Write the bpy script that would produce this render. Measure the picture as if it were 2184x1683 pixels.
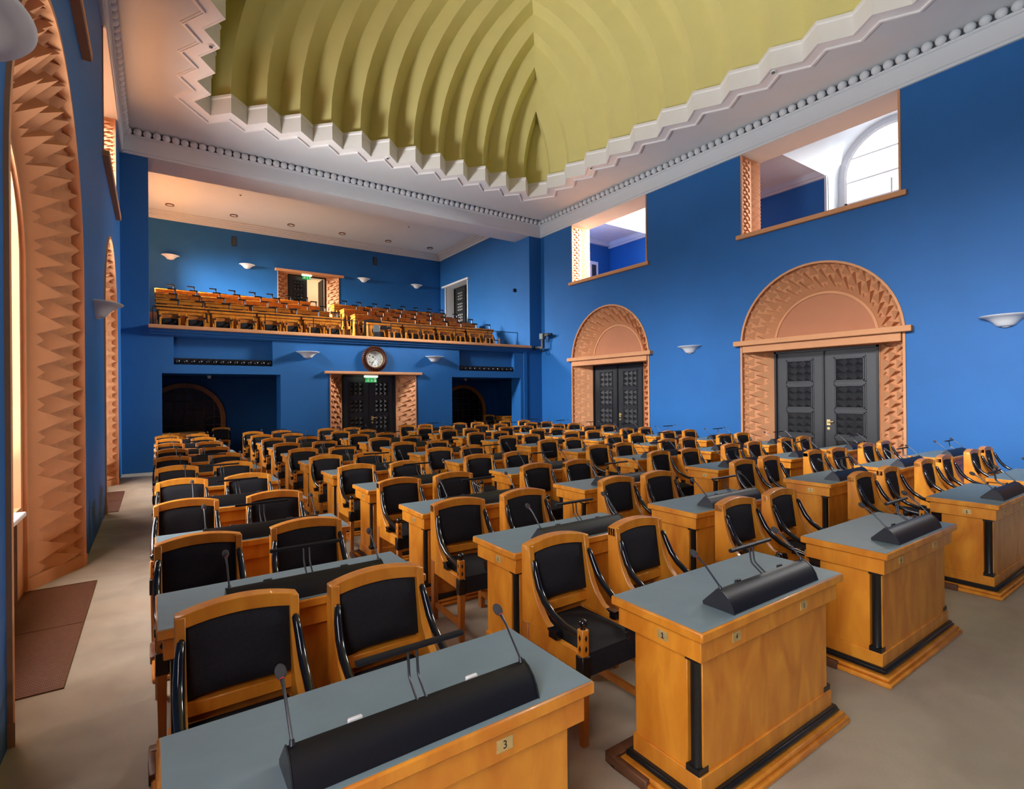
import bpy, bmesh, math, random
from math import pi, sin, cos, sqrt, radians
from mathutils import Vector, Matrix
from mathutils.geometry import tessellate_polygon
random.seed(7)
S = bpy.context.scene
COL = S.collection
for o in list(bpy.data.objects): bpy.data.objects.remove(o)

# ------------------------------------------------------------------ camera
YAW, PITCH, ROLL = radians(34.506), radians(0.105), radians(-0.554)
F = Vector((sin(YAW) * cos(PITCH), cos(YAW) * cos(PITCH), sin(PITCH)))
r0 = Vector((cos(YAW), -sin(YAW), 0)); u0 = r0.cross(F)
RT = r0 * cos(ROLL) + u0 * sin(ROLL); UP = -r0 * sin(ROLL) + u0 * cos(ROLL)
cam = bpy.data.cameras.new('camera'); cam.sensor_width = 36; cam.sensor_fit = 'HORIZONTAL'
cam.lens = 1112.4 / 2184 * 36; cam.clip_start = 0.05; cam.clip_end = 200
camo = bpy.data.objects.new('camera', cam); COL.objects.link(camo)
camo.matrix_world = Matrix(((RT.x, UP.x, -F.x, 0), (RT.y, UP.y, -F.y, 0), (RT.z, UP.z, -F.z, 1.73), (0, 0, 0, 1)))
S.camera = camo

# ------------------------------------------------------------------ light
S.view_settings.view_transform = 'Standard'; S.view_settings.look = 'None'
S.view_settings.gamma = 1; S.view_settings.use_curve_mapping = False
S.view_settings.exposure = 0.42
W = bpy.data.worlds.new('sky'); S.world = W; W.use_nodes = True
bg = W.node_tree.nodes['Background']; bg.inputs[0].default_value = (0.86, 0.92, 1, 1); bg.inputs[1].default_value = 3.0
try:
    S.cycles.max_bounces = 8; S.cycles.diffuse_bounces = 6; S.cycles.sample_clamp_indirect = 6
    S.cycles.caustics_reflective = False; S.cycles.caustics_refractive = False
except Exception: pass

XL, XR, YB, YF, ZC = -0.61, 11.62, 14.98, -4.2, 8.0
BAYS = (11.66, 5.53, -0.60)
def area(name, loc, aim, sx, sy, watts, col=(0.9, 0.95, 1), spread=180):
    L = bpy.data.lights.new(name, 'AREA'); L.shape = 'RECTANGLE'; L.size = sx; L.size_y = sy
    L.energy = watts; L.color = col; L.spread = radians(spread)
    o = bpy.data.objects.new(name, L); COL.objects.link(o); o.location = loc
    o.rotation_euler = Vector(aim).to_track_quat('-Z', 'Y').to_euler()
    return o
for yc in BAYS:
    yl = yc - (0.18 if yc < 11 else 0.05)
    far = yc > 11
    far = yc > 11
    far = yc > 11
    area('window_skylight', (-1.95, yl, 2.35), (1, 0, -0.7), 1.9, 3.1, 130, (0.93, 0.96, 1.0), 140)
    area('window_groundlight', (-1.96, yl, 2.0), (0.7, 0, 0.72), 1.9, 2.4, 175, (1.0, 0.98, 0.94), 70)
    area('clerestory_skylight', (-5.0, yc, 7.75), (1, 0.2 if far else 0.0, -0.8), 2.4, 1.9, 950 if far else 780, (0.97, 0.98, 1.0), 72)
    area('clerestory_skylight', (16.05, yc, 7.75), (-1, 0.5 if far else 0.0, -0.42 if far else -0.8), 2.4, 1.9, 850 if far else 240, (1.0, 0.96, 0.9), 70 if far else 90)
area('clerestory_skylight', (-5.0, 20.6, 7.75), (1, -0.05, -0.75), 2.4, 1.9, 3200, (1.0, 0.96, 0.88), 96)

# ------------------------------------------------------------------ materials
def mat(name, col, rough=0.6, metal=0, var=0.0, scale=4.0, bump=0.0, bscale=60.0, col2=None, stretch=(1, 1, 1), coat=0.0, detail=3, spec=0.5, world=False):
    m = bpy.data.materials.new(name); m.use_nodes = True
    nt = m.node_tree; b = nt.nodes['Principled BSDF']
    b.inputs['Base Color'].default_value = (*col, 1); b.inputs['Roughness'].default_value = rough
    b.inputs['Metallic'].default_value = metal; b.inputs['Coat Weight'].default_value = coat
    b.inputs['Specular IOR Level'].default_value = spec
    tc = nt.nodes.new('ShaderNodeTexCoord'); mp = nt.nodes.new('ShaderNodeMapping')
    mp.inputs['Scale'].default_value = stretch
    if world:
        g = nt.nodes.new('ShaderNodeNewGeometry'); nt.links.new(g.outputs['Position'], mp.inputs[0])
    else: nt.links.new(tc.outputs['Object'], mp.inputs[0])
    if col2 is None and var > 0: col2 = tuple(c * (1 - var) for c in col)
    if col2:
        n = nt.nodes.new('ShaderNodeTexNoise'); n.inputs['Scale'].default_value = scale; n.inputs['Detail'].default_value = detail
        n.inputs['Distortion'].default_value = 0.6
        r = nt.nodes.new('ShaderNodeValToRGB'); r.color_ramp.elements[0].color = (*col2, 1); r.color_ramp.elements[1].color = (*col, 1)
        r.color_ramp.elements[0].position = 0.3; r.color_ramp.elements[1].position = 0.68
        nt.links.new(mp.outputs[0], n.inputs['Vector']); nt.links.new(n.outputs['Fac'], r.inputs[0])
        nt.links.new(r.outputs[0], b.inputs['Base Color'])
    if bump > 0:
        n2 = nt.nodes.new('ShaderNodeTexNoise'); n2.inputs['Scale'].default_value = bscale; n2.inputs['Detail'].default_value = 2
        bp = nt.nodes.new('ShaderNodeBump'); bp.inputs['Strength'].default_value = bump; bp.inputs['Distance'].default_value = 0.01
        nt.links.new(mp.outputs[0], n2.inputs['Vector']); nt.links.new(n2.outputs['Fac'], bp.inputs['Height'])
        nt.links.new(bp.outputs[0], b.inputs['Normal'])
    return m
BLUE = mat('blue_wall_paint', (0.012, 0.112, 0.345), 0.6, var=0.08, scale=1.2, bump=0.15, bscale=90, spec=0.35)
TERRA = mat('terracotta_plaster', (0.58, 0.27, 0.125), 0.85, var=0.08, scale=3, bump=0.1, bscale=150)
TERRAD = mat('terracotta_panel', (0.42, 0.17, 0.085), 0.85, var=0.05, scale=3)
WHITE = mat('white_plaster', (0.56, 0.60, 0.635), 0.8, var=0.03, scale=2)
WHITEG = mat('white_gloss_paint', (0.74, 0.74, 0.74), 0.4, var=0.03)
YEL = mat('yellow_vault_plaster', (0.62, 0.57, 0.235), 0.85, var=0.05, scale=1.5, world=True)
WOOD = mat('amber_birch_veneer', (0.76, 0.305, 0.028), 0.36, scale=7, col2=(0.54, 0.165, 0.012), stretch=(1.3, 1.3, 0.45), coat=0.1, detail=6, world=True)
WOODR = mat('reddish_birch', (0.52, 0.19, 0.032), 0.35, scale=9, col2=(0.40, 0.125, 0.018), stretch=(1.2, 1.2, 0.5), coat=0.2, detail=5, world=True)
WOODD = mat('dark_brown_wood', (0.16, 0.065, 0.028), 0.5, var=0.4, scale=10, stretch=(1, 1, 4))
CLOCKW = mat('carved_mahogany', (0.085, 0.026, 0.014), 0.4, var=0.4, scale=12)
LINO = mat('grey_blue_linoleum', (0.185, 0.265, 0.305), 0.5, var=0.07, scale=9, spec=0.45)
BLACKG = mat('black_gloss_lacquer', (0.008, 0.008, 0.01), 0.14, coat=0.4)
BLACKM = mat('black_satin_metal', (0.006, 0.006, 0.009), 0.45, spec=0.35, bump=0.05, bscale=400)
BLACKW = mat('black_stained_wood', (0.011, 0.011, 0.012), 0.35, var=0.3, scale=14)
DOORB = mat('black_door_lacquer', (0.017, 0.018, 0.021), 0.40, var=0.2, scale=5, spec=0.7)
FABRIC = mat('black_wool_upholstery', (0.017, 0.017, 0.022), 0.8, var=0.3, scale=90, bump=0.2, bscale=500, spec=0.25)
GREYF = mat('grey_foam', (0.05, 0.05, 0.055), 0.95, bump=0.5, bscale=900)
DGREY = mat('dark_grey_metal', (0.05, 0.052, 0.06), 0.35, metal=0.6)
CARPET = mat('beige_carpet', (0.48, 0.43, 0.335), 0.95, scale=2.2, col2=(0.38, 0.335, 0.26), bump=0.35, bscale=420, spec=0.1)
BRASS = mat('brushed_brass', (0.78, 0.58, 0.24), 0.38, metal=0.5, var=0.2, scale=40)
INK = mat('black_engraving', (0.012, 0.01, 0.01), 0.6)
DIAL = mat('clock_dial_enamel', (0.72, 0.76, 0.74), 0.4, var=0.03)
RED = mat('red_upholstery', (0.5, 0.02, 0.015), 0.7, var=0.2)
CREAM = mat('cream_corridor_plaster', (0.75, 0.62, 0.48), 0.8, var=0.05)
GREEN = mat('exit_sign_green', (0.01, 0.22, 0.05), 0.4, var=0.05)
GRILL = mat('brown_bronze_grille', (0.17, 0.075, 0.035), 0.5, metal=0.3, var=0.3, scale=30)
GREYBOX = mat('grey_camera_housing', (0.10, 0.12, 0.13), 0.45, var=0.1)
LATT = mat('dark_leaded_glass', (0.01, 0.006, 0.006), 0.25, var=0.3)
def emis(name, col, s):
    m = bpy.data.materials.new(name); m.use_nodes = True; b = m.node_tree.nodes['Principled BSDF']
    b.inputs['Base Color'].default_value = (*col, 1); b.inputs['Emission Color'].default_value = (*col, 1); b.inputs['Emission Strength'].default_value = s
    return m
SIGNL = emis('lit_sign_tube', (0.85, 1.0, 0.9), 2.0)
SIGNG = emis('lit_sign_green', (0.01, 0.30, 0.06), 0.5)
GLASS = bpy.data.materials.new('clear_window_glass'); GLASS.use_nodes = True
nt = GLASS.node_tree; nt.nodes.remove(nt.nodes['Principled BSDF']); out = nt.nodes['Material Output']
tr = nt.nodes.new('ShaderNodeBsdfTransparent'); gl = nt.nodes.new('ShaderNodeBsdfGlossy'); gl.inputs['Roughness'].default_value = 0.05
mx = nt.nodes.new('ShaderNodeMixShader'); mx.inputs[0].default_value = 0.05
nt.links.new(tr.outputs[0], mx.inputs[1]); nt.links.new(gl.outputs[0], mx.inputs[2]); nt.links.new(mx.outputs[0], out.inputs[0])
GRATE = bpy.data.materials.new('woven_floor_grating'); GRATE.use_nodes = True
nt = GRATE.node_tree; b = nt.nodes['Principled BSDF']; b.inputs['Roughness'].default_value = 0.6
tc = nt.nodes.new('ShaderNodeTexCoord'); br = nt.nodes.new('ShaderNodeTexBrick'); br.inputs['Scale'].default_value = 14
br.inputs['Color1'].default_value = (0.20, 0.085, 0.04, 1); br.inputs['Color2'].default_value = (0.16, 0.065, 0.03, 1); br.inputs['Mortar'].default_value = (0.055, 0.02, 0.012, 1)
br.inputs['Mortar Size'].default_value = 0.03; br.inputs['Brick Width'].default_value = 0.3; br.inputs['Row Height'].default_value = 0.22
nt.links.new(tc.outputs['Object'], br.inputs['Vector']); nt.links.new(br.outputs[0], b.inputs['Base Color'])

# ------------------------------------------------------------------ helpers
def tag(o, label=None, cat=None, group=None, kind=None):
    if label: o['label'] = label
    if cat: o['category'] = cat
    if group: o['group'] = group
    if kind: o['kind'] = kind
    return o
def empty(name, loc=(0, 0, 0), rz=0.0, parent=None, **k):
    o = bpy.data.objects.new(name, None); o.empty_display_size = 0.1; COL.objects.link(o)
    o.location = loc; o.rotation_euler = (0, 0, rz)
    if parent: o.parent = parent
    return tag(o, **k)
class MB:
    def __init__(s): s.v = []; s.f = []; s.m = []
    def add(s, vs, fs, m=0):
        n = len(s.v); s.v += [tuple(p) for p in vs]; s.f += [tuple(i + n for i in f) for f in fs]; s.m += [m] * len(fs); return s
    def box(s, x0, x1, y0, y1, z0, z1, m=0):
        return s.add([(x0, y0, z0), (x1, y0, z0), (x1, y1, z0), (x0, y1, z0), (x0, y0, z1), (x1, y0, z1), (x1, y1, z1), (x0, y1, z1)],
                     [(0, 3, 2, 1), (4, 5, 6, 7), (0, 1, 5, 4), (1, 2, 6, 5), (2, 3, 7, 6), (3, 0, 4, 7)], m)
    def prism(s, pts, fn, a, b, m=0):
        n = len(pts); vs = [fn(p[0], p[1], a) for p in pts] + [fn(p[0], p[1], b) for p in pts]
        fs = [tuple(range(n))[::-1], tuple(range(n, 2 * n))] + [(i, (i + 1) % n, n + (i + 1) % n, n + i) for i in range(n)]
        return s.add(vs, fs, m)
    def tube(s, pts, r, seg=10, m=0, cap=True):
        pts = [Vector(p) for p in pts]; rs = r if isinstance(r, (list, tuple)) else [r] * len(pts); vs = []; fs = []
        ref = Vector((0, 0, 1)) if abs((pts[-1] - pts[0]).normalized().z) < 0.9 else Vector((1, 0, 0))
        for i, p in enumerate(pts):
            t = (pts[min(i + 1, len(pts) - 1)] - pts[max(i - 1, 0)]).normalized()
            a = t.cross(ref).normalized(); b = a.cross(t)
            for k in range(seg):
                an = 2 * pi * k / seg; vs.append(p + (a * cos(an) + b * sin(an)) * rs[i])
        for i in range(len(pts) - 1):
            for k in range(seg):
                fs.append((i * seg + k, i * seg + (k + 1) % seg, (i + 1) * seg + (k + 1) % seg, (i + 1) * seg + k))
        if cap: fs += [tuple(range(seg))[::-1], tuple(range((len(pts) - 1) * seg, len(pts) * seg))]
        return s.add(vs, fs, m)
    def lathe(s, prof, c=(0, 0, 0), seg=24, m=0, axis='z', a0=0.0, a1=2 * pi):
        full = abs(a1 - a0 - 2 * pi) < 1e-6; n = seg if full else seg + 1; vs = []; fs = []
        for (r, h) in prof:
            for k in range(n):
                a = a0 + (a1 - a0) * k / seg; x, y, z = r * cos(a), r * sin(a), h
                if axis == 'y': x, y, z = r * cos(a), h, r * sin(a)
                if axis == 'x': x, y, z = h, r * cos(a), r * sin(a)
                vs.append((c[0] + x, c[1] + y, c[2] + z))
        for i in range(len(prof) - 1):
            for k in range(seg):
                k2 = (k + 1) % n; fs.append((i * n + k, i * n + k2, (i + 1) * n + k2, (i + 1) * n + k))
        return s.add(vs, fs, m)
    def ball(s, c, r, seg=16, m=0, sc=(1, 1, 1)):
        prof = [(max(1e-4, r * sin(pi * i / (seg // 2))), -r * cos(pi * i / (seg // 2))) for i in range(seg // 2 + 1)]
        q = MB().lathe(prof, (0, 0, 0), seg)
        return s.add([(c[0] + x * sc[0], c[1] + y * sc[1], c[2] + z * sc[2]) for x, y, z in q.v], q.f, m)
    def holed(s, fn, outer, holes=(), m=0):
        polys = [[Vector((p[0], p[1], 0)) for p in outer]] + [[Vector((p[0], p[1], 0)) for p in h] for h in holes]
        tri = tessellate_polygon(polys); flat = [p for q in polys for p in q]
        return s.add([fn(p.x, p.y) for p in flat], [tuple(t) for t in tri], m)
    def build(s, name, mats, parent=None, bevel=0.0, smooth=40, world=False, seg=1, **k):
        me = bpy.data.meshes.new(name)
        off = Vector((0, 0, 0))
        if world and parent:
            q = parent
            while q: off += Vector(q.location); q = q.parent
        me.from_pydata([(a - off.x, b - off.y, c - off.z) for a, b, c in s.v], [], s.f)
        mats = mats if isinstance(mats, (list, tuple)) else [mats]
        for mm in mats: me.materials.append(mm)
        me.polygons.foreach_set('material_index', s.m)
        bm = bmesh.new(); bm.from_mesh(me)
        bmesh.ops.remove_doubles(bm, verts=bm.verts, dist=1e-5)
        bmesh.ops.recalc_face_normals(bm, faces=bm.faces)
        if bevel > 0:
            es = [e for e in bm.edges if len(e.link_faces) == 2 and e.calc_face_angle(0) > 0.6]
            bmesh.ops.bevel(bm, geom=es, offset=bevel, segments=seg, affect='EDGES', clamp_overlap=True)
        bm.to_mesh(me); bm.free()
        if smooth:
            me.polygons.foreach_set('use_smooth', [True] * len(me.polygons)); me.set_sharp_from_angle(angle=radians(smooth))
        me.update()
        o = bpy.data.objects.new(name, me); COL.objects.link(o)
        if parent: o.parent = parent
        return tag(o, **k)
def dup(root, loc=None, rz=None, parent=None, **k):
    c = root.copy(); COL.objects.link(c)
    if parent is not None: c.parent = parent
    for ch in list(root.children): dup(ch, parent=c)
    if loc is not None: c.location = loc
    if rz is not None: c.rotation_euler = (0, 0, rz)
    return tag(c, **k)
def text_mesh(txt, size, depth, fn, name, m, parent, **k):
    cu = bpy.data.curves.new('t', 'FONT'); cu.body = txt; cu.size = size; cu.align_x = 'CENTER'; cu.align_y = 'CENTER'; cu.extrude = depth
    ob = bpy.data.objects.new('t', cu); COL.objects.link(ob)
    bpy.context.view_layer.update()
    me = bpy.data.meshes.new_from_object(ob.evaluated_get(bpy.context.evaluated_depsgraph_get()))
    q = MB(); q.add([fn(v.co.x, v.co.y, v.co.z) for v in me.vertices], [tuple(p.vertices) for p in me.polygons])
    bpy.data.objects.remove(ob); bpy.data.curves.remove(cu); bpy.data.meshes.remove(me)
    return q.build(name, m, parent, smooth=0, **k)
ST = dict(kind='structure')

# ------------------------------------------------------------------ floor
MB().box(XL - 0.6, XR + 0.6, YF, 18.1, -0.2, 0.0).build('floor', CARPET, smooth=0, **ST)

# ------------------------------------------------------------------ walls
def arch(yc, zc, R, n=40, base=0.0):
    return [(yc - R, base)] + [(yc - R * cos(pi * i / n), zc + R * sin(pi * i / n)) for i in range(n + 1)] + [(yc + R, base)]
def wall_outline(y0, y1, top, niches):
    pts = [(y0, 0)]
    for (yc, zc, R) in sorted(niches): pts += arch(yc, zc, R)
    return pts + [(y1, 0), (y1, top), (y0, top)]
OPW = 1.60                                                    # half width of the high openings
hi = [[(yc - OPW, 5.5), (yc - OPW, 7.42), (yc + OPW, 7.42), (yc + OPW, 5.5)] for yc in BAYS]
NR = [(yc, 2.85, 1.62) for yc in BAYS]
NL = [(11.62, 2.9, 1.62), (5.30, 2.9, 1.69), (-0.60, 2.9, 1.62)]
wr = MB().holed(lambda y, z: (XR, y, z), wall_outline(YF, YB + 0.02, ZC + .02, NR), hi)
wr.box(XR, XR + 0.02, YB, 15.9, 0, 3.1); wr.build('wall_right', BLUE, smooth=0, **ST)
MB().holed(lambda y, z: (XL, y, z), wall_outline(YF, YB + 0.02, ZC + .02, NL), hi).build('wall_left', BLUE, smooth=0, **ST)
MB().box(XL - .6, XR + .6, YF - .2, YF, 0, ZC + .3).build('wall_front', BLUE, smooth=0, **ST)
# pilasters either side of the gallery
MB().box(XL, -0.07, YB, 15.86, 0, 7.42).build('wall_pilaster_left', BLUE, smooth=0, **ST)
MB().box(11.10, XR, YB, 15.86, 0, 7.42).build('wall_pilaster_right', BLUE, smooth=0, **ST)
# gallery front, under the ledge
RL = (0.17, 2.80); RR = (7.95, 10.67); RH = 2.345; DX = (4.12, 6.67); DH = 2.39
b1 = [(0.41, 2.56), (0.41, 3.23), (2.61, 3.23), (2.61, 2.56)]; b2 = [(8.23, 2.56), (8.23, 3.23), (10.40, 3.23), (10.40, 2.56)]
out = [(-0.07, 0), (RL[0], 0), (RL[0], RH), (RL[1], RH), (RL[1], 0), (DX[0], 0), (DX[0], DH), (DX[1], DH), (DX[1], 0), (RR[0], 0), (RR[0], RH), (RR[1], RH), (RR[1], 0), (11.1, 0), (11.1, 3.4), (-0.07, 3.4)]
w = MB().holed(lambda x, z: (x, YB, z), out, [b1, b2])
def ring(w, pts, y0, y1, close=False):
    n = len(pts)
    for i in range(n if close else n - 1):
        a, b = pts[i], pts[(i + 1) % n]
        w.add([(a[0], y0, a[1]), (b[0], y0, b[1]), (b[0], y1, b[1]), (a[0], y1, a[1])], [(0, 1, 2, 3)])
for R_ in (RL, RR): ring(w, [(R_[0], 0), (R_[0], RH), (R_[1], RH), (R_[1], 0)], YB, 15.55)
for bx in (b1, b2):
    ring(w, bx, YB, YB + .16, True); w.add([(p[0], YB + .16, p[1]) for p in bx], [(0, 1, 2, 3)])
w.box(10.80, 10.94, YB - .03, YB, 0, 3.3)
w.build('wall_gallery_front', BLUE, smooth=0, **ST)
MB().box(-0.07, 11.03, YB - .05, YB, 3.27, 3.33).box(-0.07, 11.05, YB - .09, YB, 3.33, 3.40).build('trim_1', BLUE, smooth=0, **ST)
MB().box(-0.09, 11.07, YB - .15, YB + .25, 3.40, 3.49).build('trim_2', TERRA, bevel=0.012, smooth=0, **ST)
# vestibule below the gallery
v = MB(); v.box(XL, XR, 18.0, 18.1, 0, 2.4); v.box(XL - .1, XL, 15.5, 18, 0, 2.4); v.box(XR, XR + .1, 15.5, 18, 0, 2.4)
v.box(2.9, 4.1, 15.55, 15.6, 0, 2.34); v.box(6.7, 7.9, 15.55, 15.6, 0, 2.34)
v.build('wall_vestibule', BLUE, smooth=0, **ST)
MB().box(XL, XR, 15.5, 18.05, 2.345, 2.5).build('ceiling_vestibule', BLUE, smooth=0, **ST)
for i, (ax, ar) in enumerate(((0.745, 1.05), (10.0, 1.03))):
    e = empty('window_%d' % (10 + i), (ax, 17.98, 0), **ST)
    q = MB(); N = 28; P = [(-ar, 0)] + [(-ar * cos(pi * k / N), 1.13 + ar * sin(pi * k / N)) for k in range(N + 1)] + [(ar, 0)]
    Q = [(x * (ar - .13) / ar, 1.13 + (z - 1.13) * ((ar - .13) / ar) if z > 1.13 else z) for x, z in P]
    for k in range(len(P) - 1):
        q.add([(P[k][0], -.08, P[k][1]), (P[k + 1][0], -.08, P[k + 1][1]), (Q[k + 1][0], -.08, Q[k + 1][1]), (Q[k][0], -.08, Q[k][1]),
               (P[k][0], 0, P[k][1]), (P[k + 1][0], 0, P[k + 1][1]), (Q[k + 1][0], 0, Q[k + 1][1]), (Q[k][0], 0, Q[k][1])], [(0, 1, 2, 3), (0, 1, 5, 4), (2, 3, 7, 6)])
    q.build('window_frame', WOODR, e)
    g = MB(); g.holed(lambda x, z: (x, -.012, z), Q); g.build('window_pane', LATT, e, smooth=0)
    g = MB(); rr = ar - .13
    for k in range(-3, 4):
        x = k * .25; h = 1.13 + sqrt(max(0, rr * rr - x * x)); g.box(x - .012, x + .012, -.04, -.013, 0, h)
    for k in range(1, 9):
        z = k * .235; hw = rr if z < 1.13 else sqrt(max(0, rr * rr - (z - 1.13) ** 2))
        if hw > .1: g.box(-hw, hw, -.045, -.013, z - .012, z + .012)
    g.build('glazing_bars', WOODD, e, smooth=0)
# black balls in the slots of the gallery front
for bx, n, side in ((b1, 14, 'wide'), (b2, 12, 'narrow')):
    x0, x1 = bx[0][0], bx[2][0]
    e = empty('ball_frieze', ((x0 + x1) / 2, YB + .08, 2.56), label='row of black balls in the %s sunken panel under the gallery ledge, %s of the clock' % (('long', 'nearest the window wall side') if n == 14 else ('short', 'nearest the camera bracket side')), cat='ornament')
    e['label'] = 'row of fourteen black balls in the blue panel above the wide dark recess' if n == 14 else 'row of twelve black balls in the blue panel above the narrow recess beside the camera'
    MB().box(x0 + .003, x1 - .003, YB + .06, YB + .155, 2.563, 2.72).build('backing', BLACKM, e, world=True, smooth=0)
    bm0 = None
    for k in range(n):
        x = x0 + (x1 - x0) * (k + .5) / n
        if bm0 is None: bm0 = MB().ball((0, 0, 0), 0.064, 16).build('ball', BLACKG, e)
        else: bm0 = dup(bm0)
        bm0.location = (x - e.location.x, -.02, .075)

# ------------------------------------------------------------------ gallery (upper level)
GY = 23.0
gout = [(XL, 3.0), (XR, 3.0), (XR, 8.62), (XL, 8.62)]; gd = [(4.28, 4.50), (4.28, 6.93), (6.71, 6.93), (6.71, 4.50)]
q = MB().holed(lambda x, z: (x, GY, z), gout, [gd]); q.build('wall_gallery_back', BLUE, smooth=0, **ST)
q = MB().holed(lambda y, z: (XR, y, z), [(15.86, 3.0), (GY, 3.0), (GY, 8.62), (15.86, 8.62)], [[(20.34, 4.5), (20.34, 6.92), (22.42, 6.92), (22.42, 4.5)]])
q.build('wall_gallery_right', BLUE, smooth=0, **ST)
MB().holed(lambda y, z: (XL, y, z), [(15.86, 3.0), (GY, 3.0), (GY, 8.62), (15.86, 8.62)], [[(20.6 - OPW, 5.5), (20.6 - OPW, 7.42), (20.6 + OPW, 7.42), (20.6 + OPW, 5.5)]]).build('wall_gallery_left', BLUE, smooth=0, **ST)
MB().box(XL, XR, 15.80, GY, 8.60, 8.7).build('ceiling_gallery', WHITE, smooth=0, **ST)
g = MB()
for k, (a, b_) in enumerate(((.05, 8.32), (.11, 8.40), (.17, 8.48), (.24, 8.54))):
    g.box(XL, XR, GY - a, GY, b_, 8.60); g.box(XR - a, XR, 15.86, GY, b_, 8.60); g.box(XL, XL + a, 15.86, GY, b_, 8.60)
g.build('trim_3', WHITE, smooth=0, **ST)
MB().box(XL, XR, YB, 15.86, 7.42, 8.65).build('ceiling_beam', WHITE, smooth=0, **ST)
# stepped floor
g = MB().box(XL, XR, 15.2, 16.40, 2.55, 3.10)
for y0, y1, z in ((16.40, 17.60, 3.42), (17.60, 18.85, 3.79), (18.85, 20.1, 4.15), (20.1, GY, 4.50)): g.box(XL, XR, y0, y1, 2.55, z)
g.build('floor_gallery', CARPET, smooth=0, **ST)

# ------------------------------------------------------------------ cornice with white balls
ballmesh = None
def cornice(n, fn, a, b, count, sp):
    """fn(along, out, z) -> world; band and cavetto, then the balls as parts"""
    global ballmesh
    e = empty('trim_%d' % n, fn((a + b) / 2, 0, 7.42), **ST)
    prof = [(0, 7.42), (.05, 7.42), (.05, 7.47), (.075, 7.48), (.075, 7.80), (.11, 7.815), (.11, 7.855), (.0, 7.855)]
    q = MB()
    q.prism(prof, lambda p, z, t: fn(t, p, z), a, b); q.build('cornice_band', WHITE, e, world=True, smooth=0)
    q = MB(); q.prism([(0, 7.855), (.03, 7.855), (.03, 8.0), (0, 8.0)], lambda p, z, t: fn(t, p, z), a, b); q.build('groove', GREYBOX, e, world=True, smooth=0)
    for k in range(count):
        t = a + (k + .5) * sp if b > a else a - (k + .5) * sp
        if abs(t - a) > abs(b - a): break
        if ballmesh is None:
            o = MB().ball((0, 0, 0), 0.086, 20).build('ball', WHITE, e); ballmesh = o.data
        else:
            o = bpy.data.objects.new('ball', ballmesh); COL.objects.link(o); o.parent = e
        o.location = Vector(fn(t, .11, 7.925)) - e.location
cornice(4, lambda t, o, z: (t, YB - o, z), XL + .07, XR - .02, 65, .1865)
cornice(5, lambda t, o, z: (XR - o, t, z), YB - .02, YF, 99, .2)
cornice(6, lambda t, o, z: (XL + o, t, z), YB - .02, YF, 99, .2)

# ------------------------------------------------------------------ ceiling, zigzag rim, folded vault
BO = [(9.763 - .7232 * n, 13.2) for n in range(13)]; BI = [None] + [(10.123 - .7232 * n, 12.83) for n in range(1, 13)]
RO = [(10.115, 12.70 - .861 * n) for n in range(18)]; RI = [None] + [(9.838, 13.171 - .861 * n) for n in range(1, 18)]
CX2, CY2 = 10.863, 10.83
rot = lambda p: (CX2 - p[0], CY2 - p[1])
# left / front by half-turn
LO = [rot(RO[17 - j]) for j in range(18)]; LI = [rot(RI[17 - j]) for j in range(17)]
UO = BO + LO; LOW = RO + [rot(BO[12 - i]) for i in range(13)]
UI = {n: BI[n] for n in range(1, 13)}; UI.update({13 + j: LI[j] for j in range(17)})
DI = {n: RI[n] for n in range(1, 18)}; DI.update({18 + i: rot(BI[12 - i]) for i in range(12)})
left_chain = [BO[0]]
for n in range(1, 13): left_chain += [BI[n], BO[n]]
left_chain += [LO[0]]
for j in range(17): left_chain += [LI[j], LO[j + 1]]
right_chain = [rot(p) for p in left_chain]           # half-turn of the chain: from front-left corner back up to the right
POLY = left_chain + right_chain                      # closed, counter-clockwise
def area2(P): return sum(P[i][0] * P[(i + 1) % len(P)][1] - P[(i + 1) % len(P)][0] * P[i][1] for i in range(len(P)))
if area2(POLY) < 0: POLY = POLY[::-1]
def offset(P, d):
    out = []; n = len(P)
    for i in range(n):
        a, b, c = Vector(P[i - 1]), Vector(P[i]), Vector(P[(i + 1) % n])
        e1 = (b - a).normalized(); e2 = (c - b).normalized()
        n1 = Vector((e1.y, -e1.x)); n2 = Vector((e2.y, -e2.x))
        k = (n1 + n2); k = k / max(0.35, (1 + n1.dot(n2)))
        out.append((b.x + k.x * d, b.y + k.y * d))
    return out
P28, P24 = offset(POLY, .29), offset(POLY, .245)
rect = [(XL - .02, YF), (XR + .02, YF), (XR + .02, YB), (XL - .02, YB)]
c = MB().holed(lambda x, y: (x, y, ZC), rect, [P28]); c.build('ceiling', WHITE, smooth=0, **ST)
def strip(q, A, za, B, zb, m=0):
    n = len(A)
    q.add([(p[0], p[1], za) for p in A] + [(p[0], p[1], zb) for p in B], [(i, (i + 1) % n, n + (i + 1) % n, n + i) for i in range(n)], m)
q = MB(); O2, O1, O02, Pm = offset(POLY, .27), offset(POLY, .262), offset(POLY, .235), offset(POLY, .03)
strip(q, P28, ZC, P28, ZC - .035); strip(q, P28, ZC - .035, O2, ZC - .035); strip(q, O2, ZC - .035, O2, ZC - .015); strip(q, O2, ZC - .015, O1, ZC - .015)
strip(q, O1, ZC - .015, O1, ZC - .045); strip(q, O1, ZC - .045, O02, ZC - .045); strip(q, O02, ZC - .045, O02, ZC - .01)
strip(q, O02, ZC - .01, Pm, ZC - .01); strip(q, Pm, ZC - .01, Pm, ZC - .03); strip(q, Pm, ZC - .03, POLY, ZC - .03); strip(q, POLY, ZC - .03, POLY, 8.30)
LP = offset(POLY, .02); LQ = offset(POLY, -.015)
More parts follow.
